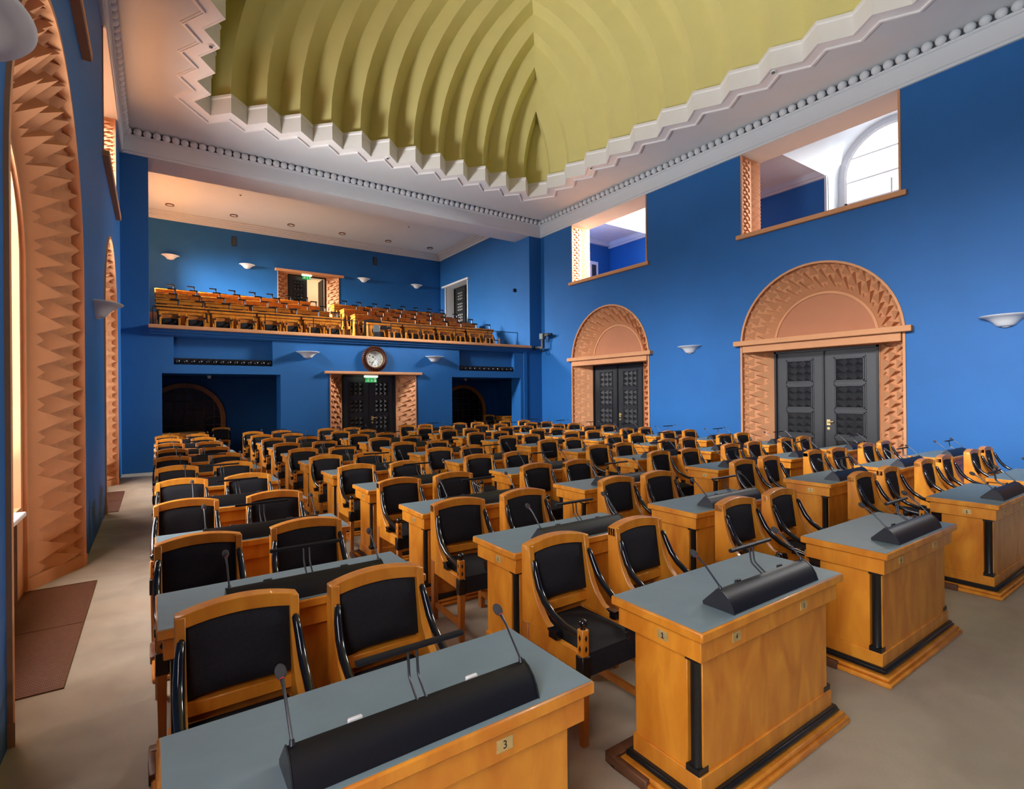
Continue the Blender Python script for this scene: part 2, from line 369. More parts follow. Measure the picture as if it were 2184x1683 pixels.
strip(q, POLY, 8.30, LQ, 8.33); strip(q, LQ, 8.33, LQ, 8.38); strip(q, LQ, 8.38, offset(POLY, .16), 8.38)
q.build('ceiling_rim', WHITEG, smooth=0, **ST)
ZB0 = 8.36; FEET = {}
PO = offset(POLY, .09)
for a, b_ in zip(POLY, PO): FEET[(round(a[0], 4), round(a[1], 4))] = b_
ft = lambda p: FEET[(round(p[0], 4), round(p[1], 4))]
def prof(d):
    d = min(d, 5.5); return 5.3 * sqrt(max(0, 1 - (1 - d / 5.5) ** 2))
TT = [0, .004, .012, .025, .045, .07, .10, .14, .19, .25, .32, .40, .46, .5]; TT = TT + [1 - t for t in TT[-2::-1]]
def curve(A, B):
    A, B = ft(A), ft(B); L = math.hypot(A[0] - B[0], A[1] - B[1])
    return [(A[0] + (B[0] - A[0]) * t, A[1] + (B[1] - A[1]) * t, ZB0 + prof(min(t, 1 - t) * L)) for t in TT]
NP = 31; minus = {}; plus = {}
for n in range(NP):
    U_m = (UI[n] if n <= 12 else UO[n]) if n > 0 else None; D_m = (DI[n] if n <= 17 else LOW[n]) if n > 0 else None
    if n > 0: minus[n] = curve(U_m, D_m)
    if n < NP - 1:
        U_p = UO[n] if n <= 12 else UI[n]; D_p = LOW[n] if n <= 17 else DI[n]; plus[n] = curve(U_p, D_p)
q = MB()
def loft(a, b_): 
    n = len(a); q.add(a + b_, [(i, i + 1, n + i + 1, n + i) for i in range(n - 1)])
for n in range(NP - 1):
    # soffit between plane n and n+1: use the taller curve of the two for both ends
    loft(plus[n], minus[n + 1])
    if n > 0: loft(minus[n], plus[n])
for cv in (plus[0], minus[NP - 1]):
    m_ = len(cv) // 2
    q.add(cv, [(i, i + 1, len(cv) - 2 - i, len(cv) - 1 - i) for i in range(m_ - 1)] + [(m_ - 1, m_, m_ + 1)])
q.build('ceiling_vault', YEL, smooth=14, **ST)

# ------------------------------------------------------------------ relief splays
def relief(P, L, pitch, w, amp=1.0, base=0.0):
    """P(u, t) -> (point, normal); wedge scales with raised tips towards u = 1"""
    k = 0
    n = int((L - base) / pitch)
    pt = (L - base) / n
    for i in range(n):
        t0 = base + (i + .5) * pt
        for (ua, ub, off, hw, h) in ((.0, .28, 0, .46, .075), (.0, .58, .5, .48, .13), (.22, .80, 0, .46, .125), (.46, .965, .5, .47, .085), (.72, .998, 0, .46, .058), (.84, 1.0, .5, .3, .03)):
            t = t0 + off * pt
            if t + hw * pt > L or t - hw * pt < base: continue
            a, _ = P(ua, t - hw * pt); b_, _ = P(ua, t + hw * pt); c_, nn = P(ub, t)
            a2 = a - nn * .004; b2_ = b_ - nn * .004; tip = c_ + nn * h * amp
            w.add([a2, b2_, tip, c_], [(0, 1, 2), (1, 3, 2), (3, 0, 2)])
def portal(fmap, zc, R, r, D, seg=32, zbase=0.0):
    """fmap(s, d, z): s along the wall, d into it"""
    w = MB(); Rm = (R + r) / 2; LA = pi * Rm; L = 2 * zc + LA
    def base(u, t):
        rad = r + (R - r) * u; d = D * (1 - u)
        if t < zc: return (-rad, d, t)
        if t > zc + LA: return (rad, d, L - t)
        a = pi * (t - zc) / LA; return (-rad * cos(a), d, zc + rad * sin(a))
    def P(u, t):
        p = Vector(base(u, t)); pu = Vector(base(min(1, u + .01), t)) - Vector(base(max(0, u - .01), t)); pt = Vector(base(u, min(L, t + .01))) - Vector(base(u, max(0, t - .01)))
        n = pu.cross(pt).normalized()
        if n.y > 0: n = -n
        pw = Vector(fmap(*p)); pn = Vector(fmap(*(p + n))) - pw
        return pw - pn * .065 * min(1, u * 2.5), pn
    ts = [zbase, zc] + [zc + LA * i / seg for i in range(1, seg)] + [zc + LA, L - zbase]
    vs = [P(0, t)[0] for t in ts] + [P(1, t)[0] for t in ts]; n = len(ts)
    w.add(vs, [(i, i + 1, n + i + 1, n + i) for i in range(n - 1)])
    relief(P, L - .02, .30, w, base=.13)
    # rims: outer edge bead on the wall face and inner bead
    for (u_, d0, wd, th) in ((1, 0, .045, .022), (0, D, -.05, .03)):
        rr = R if u_ else r
        def e(t, rad, d):
            if t < zc: return fmap(-rad, d, t)
            if t > zc + LA: return fmap(rad, d, L - t)
            a = pi * (t - zc) / LA; return fmap(-rad * cos(a), d, zc + rad * sin(a))
        for (ra, da, rb, db) in ((rr, d0 - th, rr + wd, d0 - th), (rr + wd, d0 - th, rr + wd, d0 + .01), (rr, d0 - th, rr, d0 + .14)):
            w.add([e(t, ra, da) for t in ts] + [e(t, rb, db) for t in ts], [(i, i + 1, n + i + 1, n + i) for i in range(n - 1)])
    # floor blocks
    for s in (-1, 1):
        a, b_ = fmap(s * (R + .05), -.03, 0), fmap(s * (R + .05), -.03, .12); c_, d_ = fmap(s * (r - .03), D - .03, 0), fmap(s * (r - .03), D - .03, .12)
        e1, f1 = fmap(s * (R + .05), .05, 0), fmap(s * (R + .05), .05, .12)
        w.add([a, b_, c_, d_, e1, f1], [(0, 1, 3, 2), (1, 3, 5), (0, 1, 5, 4)])
    return w
TRIM = [10]
def trim(): TRIM[0] += 1; return 'trim_%d' % TRIM[0]
# ---- doors
def leaf_mesh(wd, ht, npan=4, bottom=.24):
    q = MB().box(0, wd, 0, .05, 0, ht)
    pw, ph = wd * .53, (ht - .66) / 4.2; px = (wd - pw) / 2; gap = .11
    for k in range(npan):
        z0 = bottom + k * (ph + gap)
        for j, (g_, dd) in enumerate(((0, .012), (.03, .024))):
            a, b_ = px - .04 + g_, px + pw + .04 - g_; c_, d_ = z0 - .04 + g_, z0 + ph + .04 - g_
            for (x0, x1, y0, y1) in ((a, b_, c_, c_ + .02), (a, b_, d_ - .02, d_), (a, a + .02, c_, d_), (b_ - .02, b_, c_, d_)): q.box(x0, x1, -dd, 0, y0, y1)
        for i in range(3):
            for j in range(3):
                x0, x1 = px + pw * i / 3, px + pw * (i + 1) / 3; y0, y1 = z0 + ph * j / 3, z0 + ph * (j + 1) / 3
                q.add([(x0, -.003, y0), (x1, -.003, y0), (x1, -.003, y1), (x0, -.003, y1), ((x0 + x1) / 2, -.075, (y0 + y1) / 2)], [(0, 1, 4), (1, 2, 4), (2, 3, 4), (3, 0, 4)])
    return q
def handle_mesh(x):
    q = MB().box(x - .035, x + .035, -.012, 0, 1.02, 1.14); q.tube([(x, -.012, 1.08), (x, -.05, 1.085), (x + .03, -.055, 1.09), (x + .12, -.055, 1.10)], .013)
    q.lathe([(.001, -.014), (.03, -.014), (.03, 0)], (x, 0, .95), 14, axis='y'); return q
def double_door(n, fmap, half, ht, d, z0=0.0, lb=None, handle=True, leaves=(0, 1)):
    """fmap(s, d, z)"""
    e = empty('door_%d' % n, fmap(0, d, z0), **ST)
    def place(q, s0, sgn):
        return [fmap(s0 + sgn * x, d + y + .03, z0 + z) for x, y, z in q.v]
    for k in leaves:
        src = leaf_mesh(half - .045, ht - .05); q = MB(); s0, sg = ((-.003, -1), (.003, 1))[k]
        q.add(place(src, s0, sg), src.f); lo = q.build('door_leaf', DOORB, e, world=True, smooth=0)
        if handle and k == handle - 1 + 0:
            h = handle_mesh(.09); q = MB(); q.add(place(h, s0, sg), h.f); q.build('door_handle', BRASS, lo, world=True)
    fr = MB()
    for (a, b_, c_, d_) in ((-half, -half + .045, 0, ht), (half - .045, half, 0, ht), (-half, half, ht - .045, ht)):
        v = [fmap(x, d + y, z0 + z) for x in (a, b_) for y in (-.03, .08) for z in (c_, d_)]
        fr.add(v, [(0, 1, 3, 2), (4, 5, 7, 6), (0, 1, 5, 4), (2, 3, 7, 6), (1, 3, 7, 5), (0, 2, 6, 4)])
    if 0 in leaves and 1 in leaves:
        v = [fmap(x, d + y, z0 + z) for x in (-.02, .02) for y in (-.01, .03) for z in (0, ht - .045)]
        fr.add(v, [(0, 1, 3, 2), (4, 5, 7, 6), (0, 1, 5, 4), (2, 3, 7, 6), (1, 3, 7, 5), (0, 2, 6, 4)])
    fr.build('door_frame', BLACKW, e, world=True, smooth=0)
    return e
for i, yc in enumerate(BAYS):
    fm = lambda s, d, z, yc=yc: (XR + d, yc + s, z)
    portal(fm, 2.85, 1.62, 1.08, .45).build(trim(), TERRA, smooth=0, **ST)
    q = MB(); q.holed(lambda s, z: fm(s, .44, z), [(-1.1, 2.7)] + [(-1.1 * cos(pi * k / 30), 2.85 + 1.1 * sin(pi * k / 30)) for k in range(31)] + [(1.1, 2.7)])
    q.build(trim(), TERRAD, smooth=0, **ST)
    q = MB()
    q.box(XR - .13, XR + .46, yc - 1.79, yc + 1.79, 2.85, 2.965); q.box(XR - .05, XR + .46, yc - 1.60, yc + 1.60, 2.685, 2.85)
    q.build(trim(), TERRA, bevel=.01, smooth=0, **ST)
    double_door(1 + i, lambda s, d, z, yc=yc: (XR + d, yc - s, z), 1.07, 2.685, .42, handle=2)
    MB().box(XR + .5, XR + .6, yc - 1.3, yc + 1.3, 0, 4).build('wall_behind_door', BLACKW, smooth=0, **ST)
# back doorway under the gallery
def flat_portal(fm, half, hin, ht, D, z0=0.0):
    w = MB()
    for s in (-1, 1):
        def P(u, t, s=s):
            p = Vector(fm(s * (hin + (half - hin) * u), D * (1 - u), z0 + t)); n = Vector((-s * D, -(half - hin), 0)).normalized()
            return p, (Vector(fm(n.x, n.y, 0)) - Vector(fm(0, 0, 0)))
        a = [P(0, 0)[0], P(1, 0)[0], P(1, ht)[0], P(0, ht)[0]]; w.add(a, [(0, 1, 2, 3)])
        relief(P, ht - .02, .29, w, base=.02, amp=.75)
        v = [fm(x, y, z0 + z) for x in (s * half, s * (half + .03)) for y in (-.02, .03) for z in (0, ht)]
        w.add(v, [(0, 1, 3, 2), (4, 5, 7, 6), (0, 1, 5, 4), (2, 3, 7, 6), (1, 3, 7, 5)])
    w.add([fm(-half, 0, z0 + ht), fm(half, 0, z0 + ht), fm(hin, D, z0 + ht), fm(-hin, D, z0 + ht)], [(0, 1, 2, 3)])
    return w
fb = lambda s, d, z: (5.395 + s, YB + d, z)
flat_portal(fb, 1.275, .81, 2.385, .52).build(trim(), TERRA, smooth=0, **ST)
MB().box(3.94, 6.87, YB - .10, YB + .05, 2.385, 2.465).build(trim(), TERRA, bevel=.012, smooth=0, **ST)
double_door(4, fb, .81, 2.385, .50, handle=2)
fg = lambda s, d, z: (5.46 + s, GY + d, z)
flat_portal(fg, 1.215, .77, 2.43, .36, 4.5).build(trim(), TERRA, smooth=0, **ST)
MB().box(4.12, 6.90, GY - .12, GY + .04, 6.93, 7.03).build(trim(), TERRA, bevel=.012, smooth=0, **ST)
ed = double_door(5, fg, .77, 2.42, .34, 4.5, handle=0, leaves=(0,))
src = leaf_mesh(.72, 2.37); q = MB(); q.add([(6.17 - y, 23.45 + x, 4.5 + z) for x, y, z in src.v], src.f)
q.build('door_leaf', DOORB, ed, world=True, smooth=0)
# corridor beyond the gallery door
q = MB(); q.box(3.6, 8.4, 26.8, 26.9, 4.3, 7.6); q.box(3.5, 3.6, GY + .45, 26.9, 4.3, 7.6); q.box(8.4, 8.5, GY + .45, 26.9, 4.3, 7.6)
q.box(3.6, 4.6, GY + .42, GY + .46, 4.3, 7.6); q.box(6.3, 8.4, GY + .42, GY + .46, 4.3, 7.6); q.box(4.6, 6.3, GY + .42, GY + .46, 6.93, 7.6)
q.build('wall_corridor', CREAM, smooth=0, **ST)
MB().box(3.5, 8.5, GY + .42, 26.9, 7.55, 7.65).build('ceiling_corridor', WHITE, smooth=0, **ST)
MB().box(3.5, 8.5, GY - .02, 26.9, 4.3, 4.5).build('floor_corridor', WOODR, smooth=0, **ST)
pl = bpy.data.lights.new('corridor_lamp', 'POINT'); pl.energy = 70; pl.color = (1, .75, .5); pl.shadow_soft_size = .3
po = bpy.data.objects.new('corridor_lamp', pl); COL.objects.link(po); po.location = (6.6, 25.4, 7.1)
# side door of the gallery: white reveal
q = MB()
q.add([(XR, 20.34, 4.5), (XR + .5, 20.34, 4.5), (XR + .5, 20.34, 6.92), (XR, 20.34, 6.92)], [(0, 1, 2, 3)])
q.add([(XR, 22.42, 4.5), (XR + .5, 22.42, 4.5), (XR + .5, 22.42, 6.92), (XR, 22.42, 6.92)], [(0, 1, 2, 3)])
q.add([(XR, 20.34, 6.92), (XR + .5, 20.34, 6.92), (XR + .5, 22.42, 6.92), (XR, 22.42, 6.92)], [(0, 1, 2, 3)])
q.box(XR - .03, XR + .02, 20.28, 20.34, 4.5, 6.92); q.box(XR - .03, XR + .02, 22.42, 22.48, 4.5, 6.92); q.box(XR - .12, XR + .02, 20.12, 22.66, 6.92, 7.0)
q.build(trim(), WHITEG, smooth=0, **ST)
double_door(6, lambda s, d, z: (XR + d, 21.38 - s, z), 1.04, 2.42, .45, 4.5, handle=0)

# ------------------------------------------------------------------ left niches with tall windows
def window_thing(n, fm, hw, z0, zs, d, bars=4, cols=3, arched=True, sill=True, extra=None):
    e = empty('window_%d' % n, fm(0, d, z0), **ST)
    top = lambda s: zs + (sqrt(max(0, hw * hw - s * s)) if arched else 0)
    N = 24; P = [(-hw, z0)] + [(-hw * cos(pi * k / N), zs + hw * sin(pi * k / N)) for k in range(N + 1)] + [(hw, z0)]
    g = MB().holed(lambda s, z: fm(s, d + .03, z), P); g.build('window_pane', GLASS, e, world=True, smooth=0)
    fr = MB()
    def bx(s0, s1, za, zb, da, db):
        v = [fm(x, y, z) for x in (s0, s1) for y in (da, db) for z in (za, zb)]
        fr.add(v, [(0, 1, 3, 2), (4, 5, 7, 6), (0, 1, 5, 4), (2, 3, 7, 6), (1, 3, 7, 5), (0, 2, 6, 4)])
    k2 = (hw - .07) / hw; Q = [(x * k2, zs + (z - zs) * k2 if z > zs else z) for x, z in P]
    for k in range(len(P) - 1):
        for (dd, A, B) in ((d - .02, P, Q),):
            fr.add([fm(A[k][0], dd, A[k][1]), fm(A[k + 1][0], dd, A[k + 1][1]), fm(B[k + 1][0], dd, B[k + 1][1]), fm(B[k][0], dd, B[k][1])], [(0, 1, 2, 3)])
        fr.add([fm(Q[k][0], d - .02, Q[k][1]), fm(Q[k + 1][0], d - .02, Q[k + 1][1]), fm(Q[k + 1][0], d + .06, Q[k + 1][1]), fm(Q[k][0], d + .06, Q[k][1])], [(0, 1, 2, 3)])
    bx(-hw, hw, z0, z0 + .08, d - .02, d + .06)
    fr.build('window_frame', WHITEG, e, world=True, smooth=0)
    fr = MB()
    def bx(s0, s1, za, zb, da, db):
        v = [fm(x, y, z) for x in (s0, s1) for y in (da, db) for z in (za, zb)]
        fr.add(v, [(0, 1, 3, 2), (4, 5, 7, 6), (0, 1, 5, 4), (2, 3, 7, 6), (1, 3, 7, 5), (0, 2, 6, 4)])
    for k in range(1, cols):
        s = -hw + 2 * hw * k / cols; bx(s - .022, s + .022, z0, (top(s) if extra is None else extra), d - .01, d + .05)
    H = zs + hw - z0
    for k in range(1, bars):
        z = z0 + H * k / bars; s = hw if z < zs else sqrt(max(0, hw * hw - (z - zs) ** 2)); bx(-s, s, z - .022, z + .022, d - .01, d + .05)
    fr.build('glazing_bars', WHITEG, e, world=True, smooth=0)
    return e
for i, (yc, zc, R) in enumerate(NL):
    fm = lambda s, d, z, yc=yc: (XL - d, yc + s, z)
    DN = .36 if i == 1 else .45
    portal(fm, zc, R, 1.08, DN).build(trim(), TERRA, smooth=0, **ST)
    # inner plane and window reveal
    N = 30; hw = .96; zs = 2.95
    win = [(-hw, .78)] + [(-hw * cos(pi * k / N), zs + hw * sin(pi * k / N)) for k in range(N + 1)] + [(hw, .78)]
    q = MB().holed(lambda s, z: fm(s, DN, z), [(-1.09, 0)] + [(-1.09 * cos(pi * k / N), zc + 1.09 * sin(pi * k / N)) for k in range(N + 1)] + [(1.09, 0)], [win])
    for k in range(len(win)):
        a, b_ = win[k], win[(k + 1) % len(win)]
        q.add([fm(a[0], DN, a[1]), fm(b_[0], DN, b_[1]), fm(b_[0], 1.05, b_[1]), fm(a[0], 1.05, a[1])], [(0, 1, 2, 3)])
    q.build(trim(), TERRA, smooth=25, **ST)
    e = window_thing(1 + i, fm, hw, .78, zs, .98, bars=5, cols=3)
    q = MB(); q.box(XL - 1.0, XL - .27, yc - 1.0, yc + .52 if 0 else yc + .60, .76, .80); q.build('window_sill', WHITEG, e, world=True, bevel=.008)
    # radiator cover with upright slats
    e2 = empty('radiator_cover', (XL - .38, yc, 0), label=('brown slatted radiator cover under the %s tall arched window in the blue wall' % ('farthest', 'nearest', 'unseen near')[i]), cat='radiator cover')
    q = MB().box(XL - .44, XL - .34, yc - .95, yc + .58, 0, .74); q.build('casing', WOODD, e2, world=True, smooth=0)
    q = MB()
    for k in range(38): y = yc - .93 + k * .04; q.box(XL - .34, XL - .325, y, y + .022, .05, .70)
    q.build('slat_grille', GRILL, e2, world=True, smooth=0)
for i, (y0, y1) in enumerate(((4.12, 6.34), (10.08, 12.2))):
    e = tag(empty('floor_grating', (-.71, (y0 + y1) / 2, 0)), 'brown woven metal grating set in the carpet before the %s arched window niche' % ('nearest', 'farther')[i], 'grating', 'floor gratings by the arched niches')
    MB().box(-.95, -.47, y0, y1, .0, .006).build('mesh_panel', GRATE, e, world=True, smooth=0)
    q = MB()
    for (a, b_, c_, d_) in ((-.965, -.95, y0, y1), (-.47, -.455, y0, y1), (-.965, -.455, y0 - .015, y0), (-.965, -.455, y1, y1 + .015), (-.965, -.455, (y0 + y1) / 2 - .006, (y0 + y1) / 2 + .006)): q.box(a, b_, c_, d_, 0, .009)
    q.build('edge_frame', GRILL, e, world=True, smooth=0)

# ------------------------------------------------------------------ high openings and the side rooms beyond
def high_opening(fx, yc, nm):
    """fx(d) -> X coordinate d metres into the wall"""
    w = MB()
    sgn = 1 if fx(1) > fx(0) else -1
    for s in (-1, 1):
        y = yc + s * OPW
        for (da, db) in ((0.40, 0.0), (0.40, 0.80)):
            def P(u, t, s=s, y=y, da=da, db=db):
                return Vector((fx(da + (db - da) * u), y - s * .0, 5.5 + t)), Vector((0, -s, 0))
            w.add([P(0, 0)[0], P(1, 0)[0], P(1, 1.92)[0], P(0, 1.92)[0]], [(0, 1, 2, 3)])
            relief(P, 1.90, .165, w, base=.01, amp=.38)
        w.box(min(fx(-.015), fx(.03)), max(fx(-.015), fx(.03)), y - .02 if s < 0 else y - .02, y + .02, 5.5, 7.42)
    w.build(trim(), TERRA, smooth=0, **ST)
    w = MB(); w.box(min(fx(-.09), fx(.9)), max(fx(-.09), fx(.9)), yc - OPW - .12, yc + OPW + .12, 5.40, 5.50); w.build(trim(), TERRA, bevel=.01, smooth=0, **ST)
    w = MB(); w.add([(fx(0), yc - OPW, 7.42), (fx(0), yc + OPW, 7.42), (fx(.8), yc + OPW, 7.42), (fx(.8), yc - OPW, 7.42)], [(0, 1, 2, 3)]); w.build(trim(), WHITE, smooth=0, **ST)
for side, fx in (('right', lambda d: XR + d), ('left', lambda d: XL - d)):
    BX = BAYS if side == 'right' else (20.6,) + BAYS; YE = YB if side == 'right' else 22.95
    for yc in BX: high_opening(fx, yc, side)
    # inner face of the thick wall, room shell
    ihi = [[(yc - OPW, 5.5), (yc - OPW, 7.42), (yc + OPW, 7.42), (yc + OPW, 5.5)] for yc in BX]
    q = MB().holed(lambda y, z: (fx(.8), y, z), [(YF, 4.5), (YE, 4.5), (YE, 8.95), (YF, 8.95)], ihi)
    # window wall with embrasures
    VR = 1.27
    seg = [[(yc - VR, 4.9), (yc - VR, 7.62)] + [(yc - VR * cos(pi * k / 24), 7.62 + VR * sin(pi * k / 24)) for k in range(25)] + [(yc + VR, 4.9)] for yc in BX]
    cut = [YF] + sorted([yc - VR for yc in BX] + [yc + VR for yc in BX]) + [YE]
    for a, b_ in zip(cut[::2], cut[1::2]): q.box(*sorted((fx(3.48), fx(3.6))), a, b_, 4.5, 7.70)
    x0, x1 = sorted((fx(.8), fx(3.48)))
    q.box(x0, x1, YE - .02, YE, 4.5, 8.0); q.box(x0, x1, YF, YF + .02, 4.5, 8.0)
    for yc in BX[:-1]: q.box(*sorted((fx(3.40), fx(3.48))), yc - 2.75, yc - 2.45, 4.6, 7.62)
    q.build('wall_side_room_' + side, BLUE, smooth=0, **ST)
    MB().box(x0 - .1, x1 + .1, YF, YE, 4.4, 4.6).build('floor_side_room_' + side, WOODR, smooth=0, **ST)
    # ceiling: flat between the cross vaults
    q = MB(); ys = [YF] + sorted([yc - VR for yc in BX] + [yc + VR for yc in BX]) + [YE]
    for a, b_ in zip(ys[::2], ys[1::2]):
        q.box(x0, x1, a, b_, 7.78, 7.86)
        q.box(*sorted((fx(3.34), fx(3.48))), a, b_, 7.62, 7.78); q.box(*sorted((fx(3.40), fx(3.48))), a, b_, 7.56, 7.62)
    q.box(x0, x1, YE - .14, YE - .02, 7.62, 7.78)
    for yc in BX:
        N = 20; A = [(yc - VR * cos(pi * k / N), 7.62 + VR * sin(pi * k / N)) for k in range(N + 1)]
        dA, dB = fx(.8), fx(4.18)
        q.add([(dA, y, z) for y, z in A] + [(dB, y, z) for y, z in A], [(k, k + 1, N + 2 + k, N + 1 + k) for k in range(N)])
        for s in (-1, 1):
            q.add([(fx(3.48), yc + s * VR, 4.6), (dB, yc + s * VR, 4.6), (dB, yc + s * VR, 7.62), (fx(3.48), yc + s * VR, 7.62)], [(0, 1, 2, 3)])
            q.box(*sorted((fx(3.43), fx(3.49))), yc + s * VR - .03, yc + s * VR + .03, 4.6, 7.62)
        # outer wall face around the arched window
        wn = [(yc - 1.12, 6.85)] + [(yc - 1.12 * cos(pi * k / N), 7.62 + 1.12 * sin(pi * k / N)) for k in range(N + 1)] + [(yc + 1.12, 6.85)]
        ou = [(yc - VR, 4.6)] + [(yc - VR * cos(pi * k / N), 7.62 + VR * sin(pi * k / N)) for k in range(N + 1)] + [(yc + VR, 4.6)]
        q.holed(lambda y, z: (dB, y, z), ou, [wn])
    q.build('ceiling_side_room_' + side, WHITE, smooth=30, **ST)
    for i, yc in enumerate(BAYS):
        fm = (lambda s, d, z, yc=yc: (fx(d), yc + s, z))
        window_thing((20 if side == 'right' else 30) + i, fm, 1.12, 6.85, 7.62, 4.2, bars=3, cols=2, extra=7.30)
MB().box(13.95, 14.42, YB - .06, YB - .02, 4.6, 6.93).box(14.08, 14.3, YB - .075, YB - .06, 4.6, 6.8, 1).build('door_7', [WHITEG, DOORB], smooth=0, **ST)

# ------------------------------------------------------------------ wall sconces
def make_sconce():
    e = empty('wall_sconce', (0, 0, 0))                   # wall plane at local y = 0, bowl towards -y
    q = MB()
    pr = [(.02, -.175), (.10, -.172), (.13, -.15), (.17, -.10), (.22, -.055), (.285, -.02), (.335, -.004), (.345, .008), (.33, .016), (.30, .012), (.2, -.02), (.11, -.12), (.02, -.15)]
    q.lathe(pr, (0, 0, 0), 28, a0=pi, a1=2 * pi); q.v = [(x, y * .86, z) for x, y, z in q.v]
    q.build('bowl', WHITEG, e, smooth=50)
    MB().lathe([(.001, -.19), (.05, -.188), (.055, -.172), (.001, -.17)], (0, 0, 0), 20, a0=pi, a1=2 * pi).build('base_cap', WHITEG, e, smooth=50)
    return e
sc0 = make_sconce(); used = [False]
def sconce(loc, rz, label, group, k=1.0):
    o = sc0 if not used[0] else dup(sc0); used[0] = True
    o.location = loc; o.rotation_euler = (0, 0, rz); o.scale = (k, k, k)
    tag(o, label, 'wall lamp', group)
sconce((XR, 8.62, 2.965), pi / 2 * -1 + 0, 'white plaster bowl lamp on the blue wall between the two arched black doors', 'bowl lamps of the hall')
sconce((XR, 2.47, 2.965), -pi / 2, 'white plaster bowl lamp on the blue wall past the larger arched door', 'bowl lamps of the hall')
sconce((XL, 8.62, 2.965), pi / 2, 'white plaster bowl lamp between the two relief lined window niches', 'bowl lamps of the hall')
sconce((XL, 2.33, 2.965), pi / 2, 'large white bowl lamp before the nearest relief lined window niche', 'bowl lamps of the hall')
sconce((3.50, YB, 2.97), 0, 'white bowl lamp on the gallery front above the wide dark recess side of the clock', 'bowl lamps of the hall', .9)
sconce((7.32, YB, 2.97), 0, 'white bowl lamp on the gallery front between the clock and the row of twelve balls', 'bowl lamps of the hall', .9)
for x, lb in ((.55, 'white bowl lamp high on the gallery back wall, farthest from the open gallery door'), (3.1, 'white bowl lamp on the gallery back wall between the open door and farthest lamp'),
              (7.80, 'white bowl lamp on the gallery back wall below the vent past the door'), (10.35, 'white bowl lamp on the gallery back wall nearest the room corner')):
    sconce((x, GY, 7.02), 0, lb, 'bowl lamps of the gallery', .85)

# ------------------------------------------------------------------ desk
def L(name, q, m, par, **k): return q.build(name, m, par, **k)
def make_desk():
    e = empty('delegate_desk')
    q = MB().box(0, 1.2, 0, .5, .738, .780); L('desk_top', q, WOOD, e, bevel=.006)
    q = MB().box(.009, 1.191, .009, .491, .7795, .7818); L('writing_surface', q, LINO, e, smooth=0)
    q = MB().box(.025, 1.175, .025, .475, .645, .738)
    L('frieze', q, WOOD, e, bevel=.003)
    q = MB().box(.075, 1.125, .055, .085, .16, .645); L('front_panel', q, WOOD, e, bevel=.002)
    for x0, x1 in ((.055, .10), (1.10, 1.145)):
        L('side_panel', MB().box(x0, x1, .115, .40, .16, .645), WOOD, e, bevel=.002)
    for x in (.075, 1.125):
        q = MB().lathe([(.027, .19), (.024, .20), (.024, .625), (.028, .632)], (x, .085, 0), 16)
        q.box(x - .032, x + .032, .053, .117, .165, .192); q.box(x - .032, x + .032, .053, .117, .628, .645)
        L('corner_column', q, BLACKW, e)
    q = MB().box(.045, 1.155, .045, .41, .085, .165); L('plinth', q, WOOD, e, bevel=.003)
    q = MB().box(.015, 1.185, .015, .44, .052, .088); L('black_moulding', q, BLACKW, e, bevel=.014, seg=3)
    q = MB().box(-.02, 1.22, -.02, .46, 0, .03).box(-.005, 1.205, -.005, .45, .03, .054); L('base_board', q, WOOD, e, bevel=.008)
    q = MB().box(-.03, 1.23, .46, .52, 0, .05).box(-.03, 0, .27, .46, 0, .05).box(1.20, 1.23, .27, .46, 0, .05); q.box(0, 1.2, .40, .47, .01, .035, 1)
    L('foot_board', q, [WOODD, CARPET], e, bevel=.004)
    for x in (.06, 1.10):
        q = MB().prism([(.40, .645), (.475, .645), (.475, .60), (.455, .55), (.40, .53)], lambda y, z, t: (t, y, z), x + .008, x + .032)
        for k in range(5):
            a = radians(8 + k * 20); q.tube([(x + .02, .402, .642), (x + .02, .402 + .078 * cos(a), .642 - .10 * sin(a))], [.006, .016], 6)
        L('fan_bracket', q, BLACKG, e)
    return e
desk0 = make_desk()
def plate(desk, txt, x, side=False):
    if side:
        f = lambda a, b, t: (.025 - t, x - a, .692 + b)
    else: f = lambda a, b, t: (x + a, .025 - t, .692 + b)
    w, h = .029, .0195
    vs = [f(a, b, t) for a in (-w, w) for b in (-h, h) for t in (0, .0022)]
    q = MB().add(vs, [(0, 1, 3, 2), (4, 5, 7, 6), (0, 1, 5, 4), (2, 3, 7, 6), (1, 3, 7, 5), (0, 2, 6, 4)])
    for a in (-w + .005, w - .005):
        vs = [f(a + .0015 * cos(t), .0015 * sin(t), .003) for t in (0, 1.05, 2.1, 3.14, 4.2, 5.2)]; q.add(vs, [(0, 1, 2, 3, 4, 5)])
    p = q.build('number_plate', BRASS, desk, smooth=0)
    if txt == '1':
        g = MB()
        for (a0, a1, b0, b1_) in ((-.0026, .0026, -.0115, .0115), (-.0075, .0075, -.0135, -.0105)):
            g.add([f(a, b, t) for a, b in ((a0, b0), (a1, b0), (a1, b1_), (a0, b1_)) for t in (.0024, .0032)], [(0, 2, 4, 6), (1, 3, 5, 7), (0, 1, 3, 2), (2, 3, 5, 4), (4, 5, 7, 6), (6, 7, 1, 0)])
        g.add([f(a, b, .0032) for a, b in ((-.0026, .0115), (-.0085, .0062), (-.0070, .0042), (-.0026, .0070))], [(0, 1, 2, 3)])
        g.build('number', INK, p, smooth=0)
    else: text_mesh(txt, .034, .0003, lambda a, b, c: f(a, b - .001, .0030 + c), 'number', INK, p)

